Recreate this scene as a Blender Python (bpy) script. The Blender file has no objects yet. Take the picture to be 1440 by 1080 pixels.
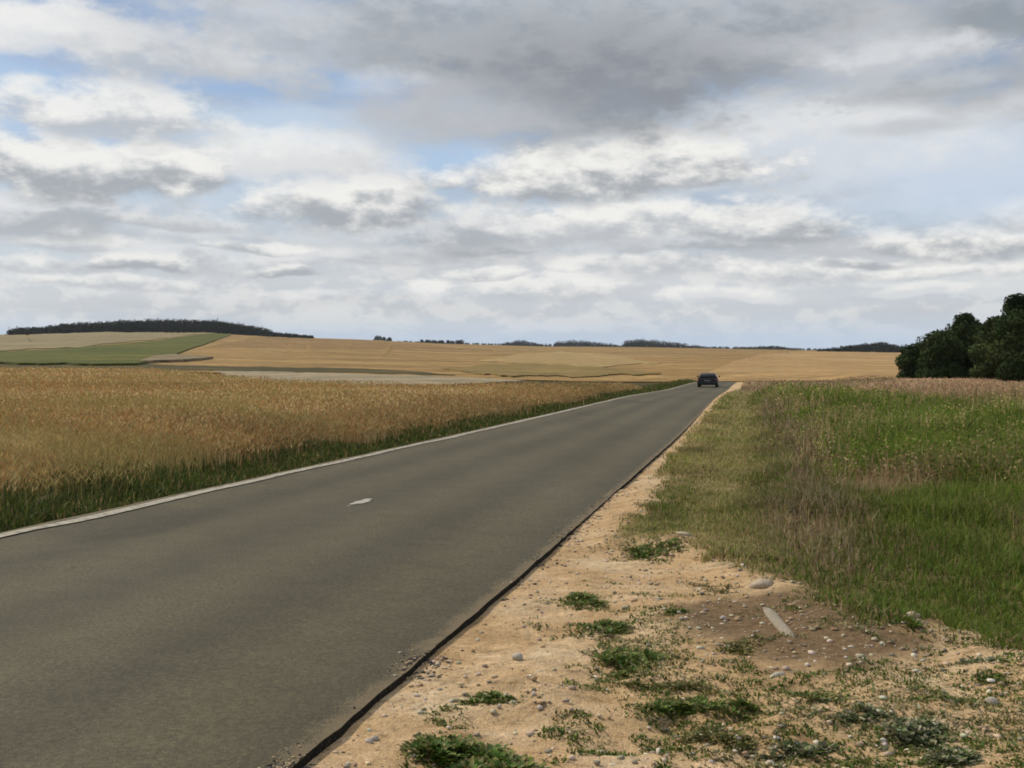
import bpy, bmesh, math, random
import numpy as np
from mathutils import Vector, Matrix

random.seed(7)
rng = np.random.default_rng(11)
SC = bpy.context.scene
COL = SC.collection
PI = math.pi

# ------------------------------------------------------------------ camera
FPX = 1510.0                       # focal length in pixels of the 1440 px wide photograph
EYE = 1.6
HOR = 514.0                        # eye level row
PITCH = math.atan((540 - HOR) / FPX)
cam_data = bpy.data.cameras.new('camera')
cam_data.sensor_width = 36.0
cam_data.lens = 36.0 * FPX / 1440.0
cam_data.clip_start = 0.05
cam_data.clip_end = 20000
cam = bpy.data.objects.new('camera', cam_data)
cam.location = (0, 0, EYE)
cam.rotation_euler = (PI / 2 - PITCH, 0, 0)
COL.objects.link(cam)
SC.camera = cam

# ------------------------------------------------------------------ exposure, sun
SC.view_settings.view_transform = 'Standard'
SC.view_settings.look = 'None'
SC.view_settings.exposure = 0.0
SC.view_settings.gamma = 1.0
SC.view_settings.use_curve_mapping = False
SC.cycles.filter_width = 1.8
SC.cycles.max_bounces = 6
SC.cycles.transparent_max_bounces = 8

SUN_AZ, SUN_EL = math.radians(-58), math.radians(43)
sdir = Vector((math.sin(SUN_AZ) * math.cos(SUN_EL), math.cos(SUN_AZ) * math.cos(SUN_EL), math.sin(SUN_EL)))
sun_data = bpy.data.lights.new('sun', 'SUN')
sun_data.energy = 3.3
sun_data.angle = math.radians(1.5)
sun_data.color = (1.0, 0.91, 0.77)
sun = bpy.data.objects.new('sun', sun_data)
sun.rotation_euler = (-sdir).to_track_quat('-Z', 'Y').to_euler()
COL.objects.link(sun)


def ray(u, v):
    """world direction seen at pixel u, v of the photograph"""
    x, y = (u - 720) / FPX, (540 - v) / FPX
    c, s = math.cos(PITCH), math.sin(PITCH)
    return np.array([x, c + y * s, -s + y * c])


def s2l(r, g, b):
    f = lambda c: ((c / 255 + 0.055) / 1.055) ** 2.4 if c > 10 else c / 255 / 12.92
    return (f(r), f(g), f(b))


# ------------------------------------------------------------------ sky
def build_world():
    w = bpy.data.worlds.new('World')
    SC.world = w
    w.use_nodes = True
    nt = w.node_tree
    nt.nodes.clear()
    N, L = nt.nodes, nt.links
    STR = 0.1

    def math_(op, a, b=None, c=None, clamp=False, tree=None):
        t = tree or nt
        n = t.nodes.new('ShaderNodeMath')
        n.operation = op
        n.use_clamp = clamp
        for i, q in enumerate((a, b, c)):
            if q is None:
                continue
            if isinstance(q, (int, float)):
                n.inputs[i].default_value = q
            else:
                t.links.new(q, n.inputs[i])
        return n.outputs[0]

    def smooth(x, lo, hi, tree=None):
        t = tree or nt
        n = t.nodes.new('ShaderNodeMapRange')
        n.interpolation_type = 'SMOOTHSTEP'
        for i, q in enumerate((x, lo, hi)):
            if isinstance(q, (int, float)):
                n.inputs[i].default_value = q
            else:
                t.links.new(q, n.inputs[i])
        return n.outputs[0]

    def mixc(f, a, b, tree=None):
        t = tree or nt
        n = t.nodes.new('ShaderNodeMix')
        n.data_type = 'RGBA'
        for s, q in ((n.inputs[0], f), (n.inputs[6], a), (n.inputs[7], b)):
            if isinstance(q, (int, float)):
                s.default_value = q
            elif isinstance(q, tuple):
                s.default_value = (*q[:3], 1)
            else:
                t.links.new(q, s)
        return n.outputs[2]

    sky = N.new('ShaderNodeTexSky')
    sky.sky_type = 'NISHITA'
    sky.sun_disc = False
    sky.sun_elevation = SUN_EL
    sky.sun_rotation = SUN_AZ % (2 * PI)
    sky.air_density = 1.0
    sky.dust_density = 1.5
    sky.ozone_density = 1.2

    tc = N.new('ShaderNodeTexCoord')
    sep = N.new('ShaderNodeSeparateXYZ')
    L.new(tc.outputs['Generated'], sep.inputs[0])
    X, Y, Z = sep.outputs
    az0 = math_('MULTIPLY', math_('ARCTAN2', X, Y), 180 / PI)
    el0 = math_('MULTIPLY', math_('ARCSINE', Z), 180 / PI)

    def noise(scale, detail, vec, rough=0.55, dist=0.0):
        n = N.new('ShaderNodeTexNoise')
        n.inputs['Scale'].default_value = scale
        n.inputs['Detail'].default_value = detail
        n.inputs['Roughness'].default_value = rough
        n.inputs['Distortion'].default_value = dist
        L.new(vec, n.inputs['Vector'])
        return n.outputs[0]

    def stretched(k, off):
        m = N.new('ShaderNodeMapping')
        m.inputs['Scale'].default_value = (1, 1, k)
        m.inputs['Location'].default_value = off
        L.new(tc.outputs['Generated'], m.inputs['Vector'])
        return m.outputs[0]

    v1 = stretched(2.6, (3.1, 1.7, 0.4))
    v2 = stretched(2.2, (7.3, 2.9, 5.1))
    v3 = stretched(3.4, (1.3, 9.2, 2.2))
    na = noise(5, 5, v1, 0.6)
    nb = noise(5, 5, v2, 0.6)
    v4 = stretched(2.0, (5.3, 4.2, 1.2))
    v4u = stretched(2.0, (5.3, 4.2, 1.2 + 0.030))
    n12, n12u = noise(16, 9, v4, 0.62), noise(16, 9, v4u, 0.62)
    ne = math_('ADD', math_('MULTIPLY', math_('SUBTRACT', noise(7, 4, v3, 0.6), 0.5), 0.9), math_('MULTIPLY', math_('SUBTRACT', 0.5, n12), 1.9))   # billow detail at the edges
    lit = math_('SUBTRACT', n12, n12u)   # heaps facing up catch the light, hollows under them are grey
    nsd = math_('ADD', math_('MULTIPLY', lit, 3.4), math_('MULTIPLY', math_('SUBTRACT', noise(6, 6, v2, 0.62), 0.5), 1.2))
    nsd01 = math_('ADD', nsd, 0.5)
    az = math_('ADD', az0, math_('MULTIPLY', math_('SUBTRACT', na, 0.5), 5.0))
    el = math_('ADD', el0, math_('MULTIPLY', math_('SUBTRACT', nb, 0.5), 2.6))

    # ---- broken deck of cloud everywhere, seen in the perspective of a flat layer
    zz = math_('ADD', math_('MAXIMUM', Z, 0.0), 0.10)
    cmb = N.new('ShaderNodeCombineXYZ')
    L.new(math_('DIVIDE', X, zz), cmb.inputs[0])
    L.new(math_('DIVIDE', Y, zz), cmb.inputs[1])
    cmb.inputs[2].default_value = 3.7
    deck = noise(0.9, 9, cmb.outputs[0], 0.58, 0.25)
    deck2 = noise(0.5, 6, cmb.outputs[0], 0.5)
    k = 1 / STR
    W = lambda r, g, b: tuple(c * k for c in s2l(r, g, b))
    blue = mixc(0.45, sky.outputs[0], mixc(smooth(el0, 0, 22), W(196, 212, 232), W(122, 164, 216)))
    deckcol = mixc(smooth(deck2, 0.40, 0.60), W(228, 229, 229), W(170, 173, 177))
    col = mixc(smooth(deck, 0.40, 0.60), blue, deckcol)
    # pale veil close to the horizon
    veil = math_('MULTIPLY', smooth(el0, 13, 2), 0.80)
    col = mixc(veil, col, mixc(smooth(nsd01, 0.25, 0.75), W(203, 208, 214), W(226, 227, 227)))
    band = math_('MULTIPLY', smooth(el0, 3.0, 1.1), 0.85)
    col = mixc(band, col, W(190, 206, 225))

    # ---- one cloud: bright top, grey flat base, billowed edge
    g = bpy.data.node_groups.new('cloud', 'ShaderNodeTree')
    I = g.interface
    for nm, tp in (('Prev', 'NodeSocketColor'), ('Az', 'NodeSocketFloat'), ('El', 'NodeSocketFloat'), ('Ne', 'NodeSocketFloat'), ('Ns', 'NodeSocketFloat'),
                   ('Cx', 'NodeSocketFloat'), ('Cy', 'NodeSocketFloat'), ('Rx', 'NodeSocketFloat'), ('Ry', 'NodeSocketFloat'), ('Flat', 'NodeSocketFloat'),
                   ('Soft', 'NodeSocketFloat'), ('Rag', 'NodeSocketFloat'), ('Op', 'NodeSocketFloat'), ('Top', 'NodeSocketColor'), ('Base', 'NodeSocketColor')):
        I.new_socket(nm, in_out='INPUT', socket_type=tp)
    I.new_socket('Col', in_out='OUTPUT', socket_type='NodeSocketColor')
    gi = g.nodes.new('NodeGroupInput')
    go = g.nodes.new('NodeGroupOutput')
    o = gi.outputs
    T = dict(tree=g)
    dx = math_('DIVIDE', math_('SUBTRACT', o['Az'], o['Cx'], **T), o['Rx'], **T)
    dy = math_('DIVIDE', math_('SUBTRACT', o['El'], o['Cy'], **T), o['Ry'], **T)
    dyl = math_('MULTIPLY', math_('MINIMUM', dy, 0.0, **T), o['Flat'], **T)
    dyu = math_('MAXIMUM', dy, 0.0, **T)
    dyy = math_('ADD', dyl, dyu, **T)
    r = math_('SQRT', math_('ADD', math_('MULTIPLY', dx, dx, **T), math_('MULTIPLY', dyy, dyy, **T), **T), **T)
    r = math_('ADD', r, math_('MULTIPLY', o['Ne'], o['Rag'], **T), **T)
    m = math_('MULTIPLY', smooth(r, math_('ADD', 1.0, o['Soft'], **T), math_('SUBTRACT', 1.0, o['Soft'], **T), **T), o['Op'], **T)
    sh = smooth(math_('ADD', dy, o['Ns'], **T), -0.55, 0.75, **T)
    g.links.new(mixc(m, o['Prev'], mixc(sh, o['Base'], o['Top'], **T), **T), go.inputs[0])

    WH, WH2, GR, GR2, DK = (244, 243, 239), (227, 228, 229), (190, 194, 199), (169, 174, 180), (150, 156, 162)
    BL, BLP, BLD = (176, 201, 229), (194, 212, 232), (132, 165, 208)
    # u, v, half width, half height in photograph pixels, top, base, flatness, softness, raggedness, opacity
    clouds = [
        # low ranks of far cumulus
        (610, 396, 26, 11, WH, WH2, 1.6, .35, .9, .9),
        (790, 408, 140, 24, WH, GR, 1.5, .45, 1.3, .75),
        (930, 385, 90, 16, WH, GR, 1.5, .45, 1.3, .6),
        (1150, 386, 120, 17, WH, GR, 1.5, .45, 1.4, .85),
        (1380, 380, 110, 14, WH, GR, 1.5, .45, 1.3, .8),
        (60, 378, 90, 14, WH, GR, 1.5, .45, 1.2, .7),
        (290, 372, 150, 22, WH2, GR, 1.4, .5, 1.4, .8),
        (240, 335, 130, 20, WH2, GR, 1.4, .5, 1.4, .6),
        (430, 412, 90, 10, WH, WH2, 1.6, .4, 1.2, .7), (150, 405, 110, 11, WH, GR, 1.6, .4, 1.3, .65), (1010, 420, 100, 10, WH, WH2, 1.6, .4, 1.2, .7),
        (1260, 412, 90, 9, WH, WH2, 1.6, .4, 1.2, .6), (700, 385, 70, 12, WH, GR, 1.6, .35, 1.2, .8), (380, 385, 60, 10, WH, GR2, 1.7, .35, 1.2, .8),
        (830, 378, 60, 13, WH, GR, 1.6, .35, 1.2, .7), (190, 378, 60, 10, WH, GR2, 1.7, .35, 1.2, .8), (560, 362, 90, 15, WH2, GR, 1.5, .4, 1.3, .8),
        (350, 352, 70, 12, WH, GR2, 1.7, .35, 1.3, .8), (110, 345, 90, 14, WH, GR, 1.6, .4, 1.3, .7), (1210, 372, 60, 11, WH, GR2, 1.7, .35, 1.2, .8),
        (980, 355, 120, 15, WH2, GR2, 1.6, .4, 1.3, .7), (700, 352, 80, 12, WH2, GR2, 1.7, .35, 1.3, .8), (250, 318, 90, 14, WH, GR, 1.6, .4, 1.3, .7),
        # middle rank
        (1365, 345, 130, 34, WH, GR2, 1.7, .3, 1.0, .95),
        (1440, 300, 50, 26, WH, GR, 1.6, .3, .9, .9),
        (1060, 330, 140, 32, WH, GR2, 1.7, .3, 1.1, .95),
        (860, 325, 230, 44, WH, GR, 1.5, .35, 1.2, .95),
        (640, 330, 120, 36, WH2, GR2, 1.3, .45, 1.2, .7),
        (490, 300, 125, 48, WH, GR2, 1.9, .3, 1.0, .95),
        (60, 300, 150, 34, WH2, GR2, 1.2, .5, 1.3, .75),
        # open blue
        (1370, 240, 170, 58, (204, 217, 233), (204, 217, 233), 1, .6, .8, .85),
        (390, 178, 200, 30, BLP, BLP, 1, .5, .9, .85),
        (640, 222, 95, 24, BL, BL, 1, .45, .9, .95),
        (20, 105, 60, 18, BL, BL, 1, .5, .8, .8),
        (90, 0, 120, 22, BLD, BLD, 1, .5, .9, .95),
        (420, 215, 150, 30, WH, WH2, 1, .55, 1.3, .8),
        (1110, 205, 240, 64, (226, 228, 230), (214, 220, 228), 1, .6, .9, .9),
        (285, 245, 62, 30, WH, GR2, 1.5, .3, .9, .9),
        (95, 240, 165, 62, WH, GR2, 1.8, .3, 1.1, .95),
        (150, 160, 140, 44, WH, GR, 1.5, .4, 1.2, .9),
        (70, 50, 130, 36, WH, WH2, 1.5, .4, 1.1, .9),
        (220, 85, 120, 40, WH2, GR, 1.2, .55, 1.2, .8),
        (860, 255, 215, 62, WH, GR2, 1.9, .28, 1.1, 1.0),
        # streaks on the right
        (1310, 125, 90, 18, GR, GR2, 1, .6, 1.4, .8),
        (1290, 183, 70, 10, GR, GR, 1, .6, 1.0, .7),
        (1240, 60, 130, 40, (206, 210, 216), GR, 1, .6, 1.5, .8),
        (1420, 8, 130, 40, GR2, DK, 1, .55, 1.0, .9),
        # the large grey cloud over the road
        (420, 50, 190, 66, (212, 214, 217), GR, 1.1, .5, 1.1, .85),
        (790, 20, 370, 108, (194, 199, 205), (162, 168, 175), 1.0, .45, 1.1, .9),
        (1000, 60, 230, 80, (182, 187, 193), (154, 160, 168), 1.2, .45, 1.1, .88),
        (780, 125, 240, 84, (174, 179, 185), (144, 150, 158), 1.1, .45, 1.0, .9),
        (1240, 78, 120, 26, (222, 224, 227), (196, 200, 206), 1, .6, 1.6, .8),
        (330, 95, 90, 22, (218, 220, 222), (198, 200, 203), 1, .6, 1.5, .7),
        (1110, 62, 90, 14, (196, 199, 204), (186, 190, 195), 1, .7, 1.5, .6),
        (640, 165, 140, 50, (196, 198, 204), GR, 1.1, .55, 1.1, .8),
        (860, 105, 180, 50, (158, 161, 168), (142, 146, 154), 1.1, .7, .9, .75),
        (520, 118, 60, 13, (212, 219, 228), (200, 212, 228), 1, .7, 1.1, .6),
    ]
    for (u, v, rx, ry, top, base, flat, soft, rag, op) in clouds:
        d = ray(u, v)
        d /= np.linalg.norm(d)
        n = N.new('ShaderNodeGroup')
        n.node_tree = g
        L.new(col, n.inputs['Prev'])
        L.new(az, n.inputs['Az'])
        L.new(el, n.inputs['El'])
        L.new(ne, n.inputs['Ne'])
        L.new(nsd, n.inputs['Ns'])
        kk = 180 / PI / FPX
        for nm, val in (('Cx', math.degrees(math.atan2(d[0], d[1]))), ('Cy', math.degrees(math.asin(d[2]))), ('Rx', rx * kk), ('Ry', ry * kk),
                        ('Flat', flat), ('Soft', soft), ('Rag', rag), ('Op', op)):
            n.inputs[nm].default_value = val
        n.inputs['Top'].default_value = (*W(*top), 1)
        n.inputs['Base'].default_value = (*W(*base), 1)
        col = n.outputs[0]

    bg = N.new('ShaderNodeBackground')
    bg.inputs['Strength'].default_value = STR
    L.new(col, bg.inputs['Color'])
    out = N.new('ShaderNodeOutputWorld')
    L.new(bg.outputs[0], out.inputs[0])
    w.cycles.sampling_method = 'MANUAL'
    w.cycles.sample_map_resolution = 512


build_world()

# ------------------------------------------------------------------ small helpers


def tag(o, label=None, cat=None, kind=None, group=None):
    if label: o['label'] = label
    if cat: o['category'] = cat
    if kind: o['kind'] = kind
    if group: o['group'] = group
    return o


def link(name, mesh, mat=None, parent=None):
    o = bpy.data.objects.new(name, mesh)
    COL.objects.link(o)
    if mat is not None:
        mesh.materials.append(mat)
    if parent is not None:
        o.parent = parent
    return o


def empty(name, loc, rz=0.0):
    o = bpy.data.objects.new(name, None)
    o.empty_display_size = 0.3
    o.location = loc
    o.rotation_euler = (0, 0, rz)
    COL.objects.link(o)
    return o


class Soup:
    """collects numpy polygons with a per-vertex tint into one mesh"""

    def __init__(self):
        self.v, self.f, self.c, self.n = [], {3: [], 4: []}, [], 0

    def add(self, verts, faces, tint):
        verts = np.asarray(verts, np.float32).reshape(-1, 3)
        faces = np.asarray(faces, np.int64)
        tint = np.broadcast_to(np.asarray(tint, np.float32), (len(verts), 3))
        self.f[faces.shape[1]].append(faces + self.n)
        self.v.append(verts)
        self.c.append(tint)
        self.n += len(verts)

    def more(self, verts, flist, tint):
        verts = np.asarray(verts, np.float32).reshape(-1, 3)
        for faces in flist:
            faces = np.asarray(faces, np.int64)
            self.f[faces.shape[1]].append(faces + self.n)
        self.v.append(verts)
        self.c.append(np.broadcast_to(np.asarray(tint, np.float32), (len(verts), 3)))
        self.n += len(verts)

    def mesh(self, name, smooth=False):
        v = np.concatenate(self.v)
        c = np.concatenate(self.c)
        tri = np.concatenate(self.f[3]) if self.f[3] else np.zeros((0, 3), np.int64)
        quad = np.concatenate(self.f[4]) if self.f[4] else np.zeros((0, 4), np.int64)
        me = bpy.data.meshes.new(name)
        me.vertices.add(len(v))
        me.vertices.foreach_set('co', v.ravel())
        nl = tri.size + quad.size
        me.loops.add(nl)
        me.loops.foreach_set('vertex_index', np.concatenate([tri.ravel(), quad.ravel()]).astype(np.int32))
        me.polygons.add(len(tri) + len(quad))
        st = np.concatenate([np.arange(len(tri)) * 3, tri.size + np.arange(len(quad)) * 4]).astype(np.int32)
        me.polygons.foreach_set('loop_start', st)
        if smooth:
            me.polygons.foreach_set('use_smooth', np.ones(len(tri) + len(quad), bool))
        me.update(calc_edges=True)
        a = me.color_attributes.new('tint', 'FLOAT_COLOR', 'POINT')
        a.data.foreach_set('color', np.concatenate([c, np.ones((len(c), 1), np.float32)], 1).astype(np.float32).ravel())
        return me


def vnoise(x, y, seed=0):
    """smooth value noise in 0..1 (numpy)"""
    x = np.asarray(x, float); y = np.asarray(y, float)
    xi, yi = np.floor(x).astype(np.int64), np.floor(y).astype(np.int64)
    fx, fy = x - xi, y - yi
    fx, fy = fx * fx * (3 - 2 * fx), fy * fy * (3 - 2 * fy)

    def h(a, b):
        n = (a * 374761393 + b * 668265263 + seed * 974711) & 0x7fffffff
        n = ((n ^ (n >> 13)) * 1274126177) & 0x7fffffff
        return ((n ^ (n >> 16)) & 0xffff) / 65535.0
    return (h(xi, yi) * (1 - fx) + h(xi + 1, yi) * fx) * (1 - fy) + (h(xi, yi + 1) * (1 - fx) + h(xi + 1, yi + 1) * fx) * fy


def fbm(x, y, seed=0, oct=4):
    s, a, t = 0.0, 0.5, 0.0
    for i in range(oct):
        s = s + a * vnoise(np.asarray(x) * 2 ** i, np.asarray(y) * 2 ** i, seed + i)
        t += a
        a *= 0.55
    return s / t


def sstep(x, a, b):
    t = np.clip((np.asarray(x, float) - a) / (b - a), 0, 1)
    return t * t * (3 - 2 * t)


# ------------------------------------------------------------------ materials
def new_mat(name):
    m = bpy.data.materials.new(name)
    m.use_nodes = True
    nt = m.node_tree
    return m, nt, nt.nodes['Principled BSDF']


def nnoise(nt, scale, detail=4, rough=0.6, coord='Object', stretch=(1, 1, 1)):
    tc = nt.nodes.new('ShaderNodeTexCoord')
    mp = nt.nodes.new('ShaderNodeMapping')
    mp.inputs['Scale'].default_value = stretch
    nt.links.new(tc.outputs[coord], mp.inputs['Vector'])
    n = nt.nodes.new('ShaderNodeTexNoise')
    n.inputs['Scale'].default_value = scale
    n.inputs['Detail'].default_value = detail
    n.inputs['Roughness'].default_value = rough
    nt.links.new(mp.outputs[0], n.inputs['Vector'])
    return n.outputs[0]


def nramp(nt, fac, stops):
    r = nt.nodes.new('ShaderNodeValToRGB')
    e = r.color_ramp.elements
    while len(e) < len(stops):
        e.new(0.5)
    for el, (p, c) in zip(e, stops):
        el.position = p
        el.color = (*c, 1)
    nt.links.new(fac, r.inputs[0])
    return r.outputs[0]


def nmix(nt, f, a, b, mode='MIX'):
    n = nt.nodes.new('ShaderNodeMix')
    n.data_type = 'RGBA'
    n.blend_type = mode
    for s, q in ((n.inputs[0], f), (n.inputs[6], a), (n.inputs[7], b)):
        if isinstance(q, (int, float)):
            s.default_value = q
        elif isinstance(q, tuple):
            s.default_value = (*q[:3], 1)
        else:
            nt.links.new(q, s)
    return n.outputs[2]


def nmath(nt, op, a, b, clamp=False):
    n = nt.nodes.new('ShaderNodeMath')
    n.operation = op
    n.use_clamp = clamp
    for i, q in enumerate((a, b)):
        if isinstance(q, (int, float)):
            n.inputs[i].default_value = q
        else:
            nt.links.new(q, n.inputs[i])
    return n.outputs[0]


def nbump(nt, bsdf, h, strength, dist):
    b = nt.nodes.new('ShaderNodeBump')
    b.inputs['Strength'].default_value = strength
    b.inputs['Distance'].default_value = dist
    nt.links.new(h, b.inputs['Height'])
    nt.links.new(b.outputs[0], bsdf.inputs['Normal'])


def plain(name, col, rough=0.6, metal=0.0, spec=0.5):
    m, nt, b = new_mat(name)
    b.inputs['Base Color'].default_value = (*col, 1)
    b.inputs['Roughness'].default_value = rough
    b.inputs['Metallic'].default_value = metal
    b.inputs['Specular IOR Level'].default_value = spec
    return m


def leaf_mat(name, rough=0.65, trans=0.25):
    m, nt, b = new_mat(name)
    a = nt.nodes.new('ShaderNodeAttribute')
    a.attribute_name = 'tint'
    nt.links.new(a.outputs['Color'], b.inputs['Base Color'])
    b.inputs['Roughness'].default_value = rough
    b.inputs['Specular IOR Level'].default_value = 0.12
    t = nt.nodes.new('ShaderNodeBsdfTranslucent')
    nt.links.new(a.outputs['Color'], t.inputs['Color'])
    mx = nt.nodes.new('ShaderNodeMixShader')
    mx.inputs[0].default_value = trans
    nt.links.new(b.outputs[0], mx.inputs[1])
    nt.links.new(t.outputs[0], mx.inputs[2])
    nt.links.new(mx.outputs[0], nt.nodes['Material Output'].inputs[0])
    return m


M_GRASS = leaf_mat('grass_blades', 0.6, 0.42)
M_WHEAT = leaf_mat('ripe_wheat', 0.7, 0.25)
M_LEAF = leaf_mat('tree_leaves', 0.85, 0.15)
M_WEED = leaf_mat('weed_leaves', 0.55, 0.2)


def field_mat(name, c1, c2, c3, scale=0.02, stretch=(1, 1, 1), fine=0.4, tram=0):
    """crop surface seen from far away: broad patches plus fine grain"""
    m, nt, b = new_mat(name)
    n1 = nnoise(nt, scale, 6, 0.65, stretch=stretch)
    n2 = nnoise(nt, fine, 5, 0.7)
    c = nramp(nt, n1, [(0.32, c1), (0.5, c2), (0.68, c3)])
    n5 = nnoise(nt, fine * 0.18, 6, 0.7)
    d = nmix(nt, 1.0, nramp(nt, n2, [(0.3, (0.55, 0.55, 0.55)), (0.7, (1.25, 1.25, 1.25))]), nramp(nt, n5, [(0.3, (0.72, 0.74, 0.72)), (0.7, (1.2, 1.17, 1.15))]), 'MULTIPLY')
    if tram:                                             # sprayer tracks through the crop
        tc = nt.nodes.new('ShaderNodeTexCoord')
        mp = nt.nodes.new('ShaderNodeMapping'); mp.inputs['Rotation'].default_value = (0, 0, tram)
        nt.links.new(tc.outputs['Object'], mp.inputs['Vector'])
        wv = nt.nodes.new('ShaderNodeTexWave'); wv.inputs['Scale'].default_value = 0.013
        wv.inputs['Distortion'].default_value = 0.6; wv.inputs['Detail Scale'].default_value = 0.2
        nt.links.new(mp.outputs[0], wv.inputs['Vector'])
        d = nmix(nt, 1.0, d, nramp(nt, wv.outputs['Fac'], [(0.0, (0.80, 0.78, 0.76)), (0.10, (1, 1, 1)), (0.6, (1, 1, 1)), (1.0, (1.06, 1.05, 1.03))]), 'MULTIPLY')
    nt.links.new(nmix(nt, 1.0, c, d, 'MULTIPLY'), b.inputs['Base Color'])
    b.inputs['Roughness'].default_value = 0.95
    b.inputs['Specular IOR Level'].default_value = 0.1
    nbump(nt, b, n2, 0.6, 0.6)
    return m


# ------------------------------------------------------------------ the lie of the land
R0, R1 = 120.0, 1600.0
SKY_U = [-700, -300, 0, 150, 300, 400, 500, 620, 760, 900, 1000, 1120, 1260, 1440, 1800]
SKY_E = [20, 34, 43, 48, 47, 40, 37, 31, 27, 26, 24, 22, 20, 19, 14]
SKY_A = [math.atan((u - 720) / FPX) for u in SKY_U]


def height(x, y):
    x = np.asarray(x, float); y = np.asarray(y, float)
    r = np.hypot(x, y) + 1e-6
    a = np.arctan2(x, y)
    S = np.interp(a, SKY_A, SKY_E)
    S = S + (12 - S) * sstep(np.abs(a), 0.9, 1.6)
    t = np.clip(np.log(r / R0) / math.log(R1 / R0), 0, None)
    e = -20 + (S + 20) * np.minimum(t, 1) ** 1.1
    far = np.clip(r - R1, 0, None)
    e = e - far * 0.0012
    z = EYE + e / FPX * r * np.cos(np.clip(a, -0.6, 0.6))
    z = np.where(r < R0, z * 0 + 0.0, z) * sstep(r, R0 * 0.98, R0 * 1.02) if False else np.where(r < R0, 0.0, z)
    # the hollow behind the crest where the road drops out of sight
    w = sstep(a, math.atan(-20 / FPX), math.atan(180 / FPX)) * (1 - sstep(a, math.atan(420 / FPX), math.atan(500 / FPX)))
    z = z - 2.1 * np.exp(-((r - 190) / 38) ** 2) * w
    z = z - 0.28 * sstep(r, 50, 90) * (1 - sstep(r, 100, 170)) * sstep(a, math.atan(-60 / FPX), math.atan(100 / FPX)) * (1 - sstep(a, math.atan(420 / FPX), math.atan(560 / FPX)))
    # a slow undulation of the far slopes
    z = z + (fbm(x / 260, y / 260, 3, 3) - 0.5) * 5.0 * sstep(r, 350, 900) * (1 - sstep(r, 1250, 1500))
    return z


def ground_at(u, v, up=0.0, rmin=2.0, rmax=4000.0):
    """where the line of sight through pixel u, v meets the land raised by up"""
    d = ray(u, v)
    dh = math.hypot(d[0], d[1])
    rr = np.geomspace(rmin, rmax, 900)
    X, Y = d[0] / dh * rr, d[1] / dh * rr
    Zr = EYE + d[2] / dh * rr
    g = height(X, Y) + up
    hit = np.nonzero(Zr <= g)[0]
    i = hit[0] if len(hit) else len(rr) - 1
    return float(X[i]), float(Y[i]), float(rr[i])


# road edges (metres, from the photograph): forward distance -> sideways position
RD = np.array([-60, -20, 2, 4.27, 8.2, 12.4, 18.4, 24.7, 45.6, 75, 105, 130, 160, 200, 240])
RR_ = np.array([-15.9, -6.5, -1.43, -0.88, 0.09, 1.04, 2.42, 3.88, 8.42, 14.9, 21.6, 27.4, 34.6, 45, 57])
RL_ = np.array([-21.6, -12.2, -6.95, -6.38, -5.42, -4.36, -2.92, -1.36, 3.5, 10.1, 16.8, 22.6, 29.8, 40, 51.5])
# smooth both edges a little
RYS = np.concatenate([np.arange(-60, 2, 0.5), np.arange(2, 16, 0.08), np.arange(16, 40, 0.3), np.arange(40, 241, 2.0)])


def smooth_edge(vals):
    v = np.interp(RYS, RD, vals)
    yy = np.arange(-60, 240.5, 0.5)
    f = np.interp(yy, RD, vals)
    k = np.exp(-0.5 * (np.arange(-16, 17) / 6.0) ** 2); k /= k.sum()
    f2 = np.convolve(np.pad(f, 16, mode='reflect', reflect_type='odd'), k, 'valid')
    return yy, f2


_ey, _er = smooth_edge(RR_)
_, _el = smooth_edge(RL_)
edge_r = lambda y: np.interp(y, _ey, _er)
edge_l = lambda y: np.interp(y, _ey, _el)


def polar_ground():
    az = np.unique(np.round(np.concatenate([np.radians(np.arange(-40, 40.01, 0.5)), np.radians(np.arange(-180, 181, 4.0))]), 5))
    az = az[(az > -PI + 1e-4)]
    rr = np.concatenate([[0.5], np.geomspace(2, 110, 40), np.geomspace(116, 300, 40), np.geomspace(310, 1700, 70), np.geomspace(1800, 3200, 12)])
    A, R = np.meshgrid(az, rr)
    X, Y = np.sin(A) * R, np.cos(A) * R
    Zb = height(X, Y) - 0.35 * (1 - sstep(R, 150, 320)) - 0.1
    nA, nR = len(az), len(rr)
    V = np.stack([X, Y, Zb], -1).reshape(-1, 3)
    i, j = np.meshgrid(np.arange(nR - 1), np.arange(nA), indexing='ij')
    j2 = (j + 1) % nA
    F = np.stack([i * nA + j, i * nA + j2, (i + 1) * nA + j2, (i + 1) * nA + j], -1).reshape(-1, 4)
    s = Soup()
    s.add(V, F[:, ::-1], (0.2, 0.14, 0.06))
    # close the middle
    s.add([(0, 0, -0.45)] + [tuple(p) for p in V[:nA]], [(0, 1 + (q + 1) % nA, 1 + q) for q in range(nA)], (0.2, 0.14, 0.06))
    return s.mesh('ground', True)


m_ground = field_mat('dry_land', (0.20, 0.14, 0.055), (0.27, 0.18, 0.07), (0.21, 0.17, 0.07), 0.01, fine=0.3)
tag(link('ground', polar_ground(), m_ground), 'gently rolling open farmland reaching the horizon', None, 'structure')

# ------------------------------------------------------------------ far fields, draped on the slopes


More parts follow.
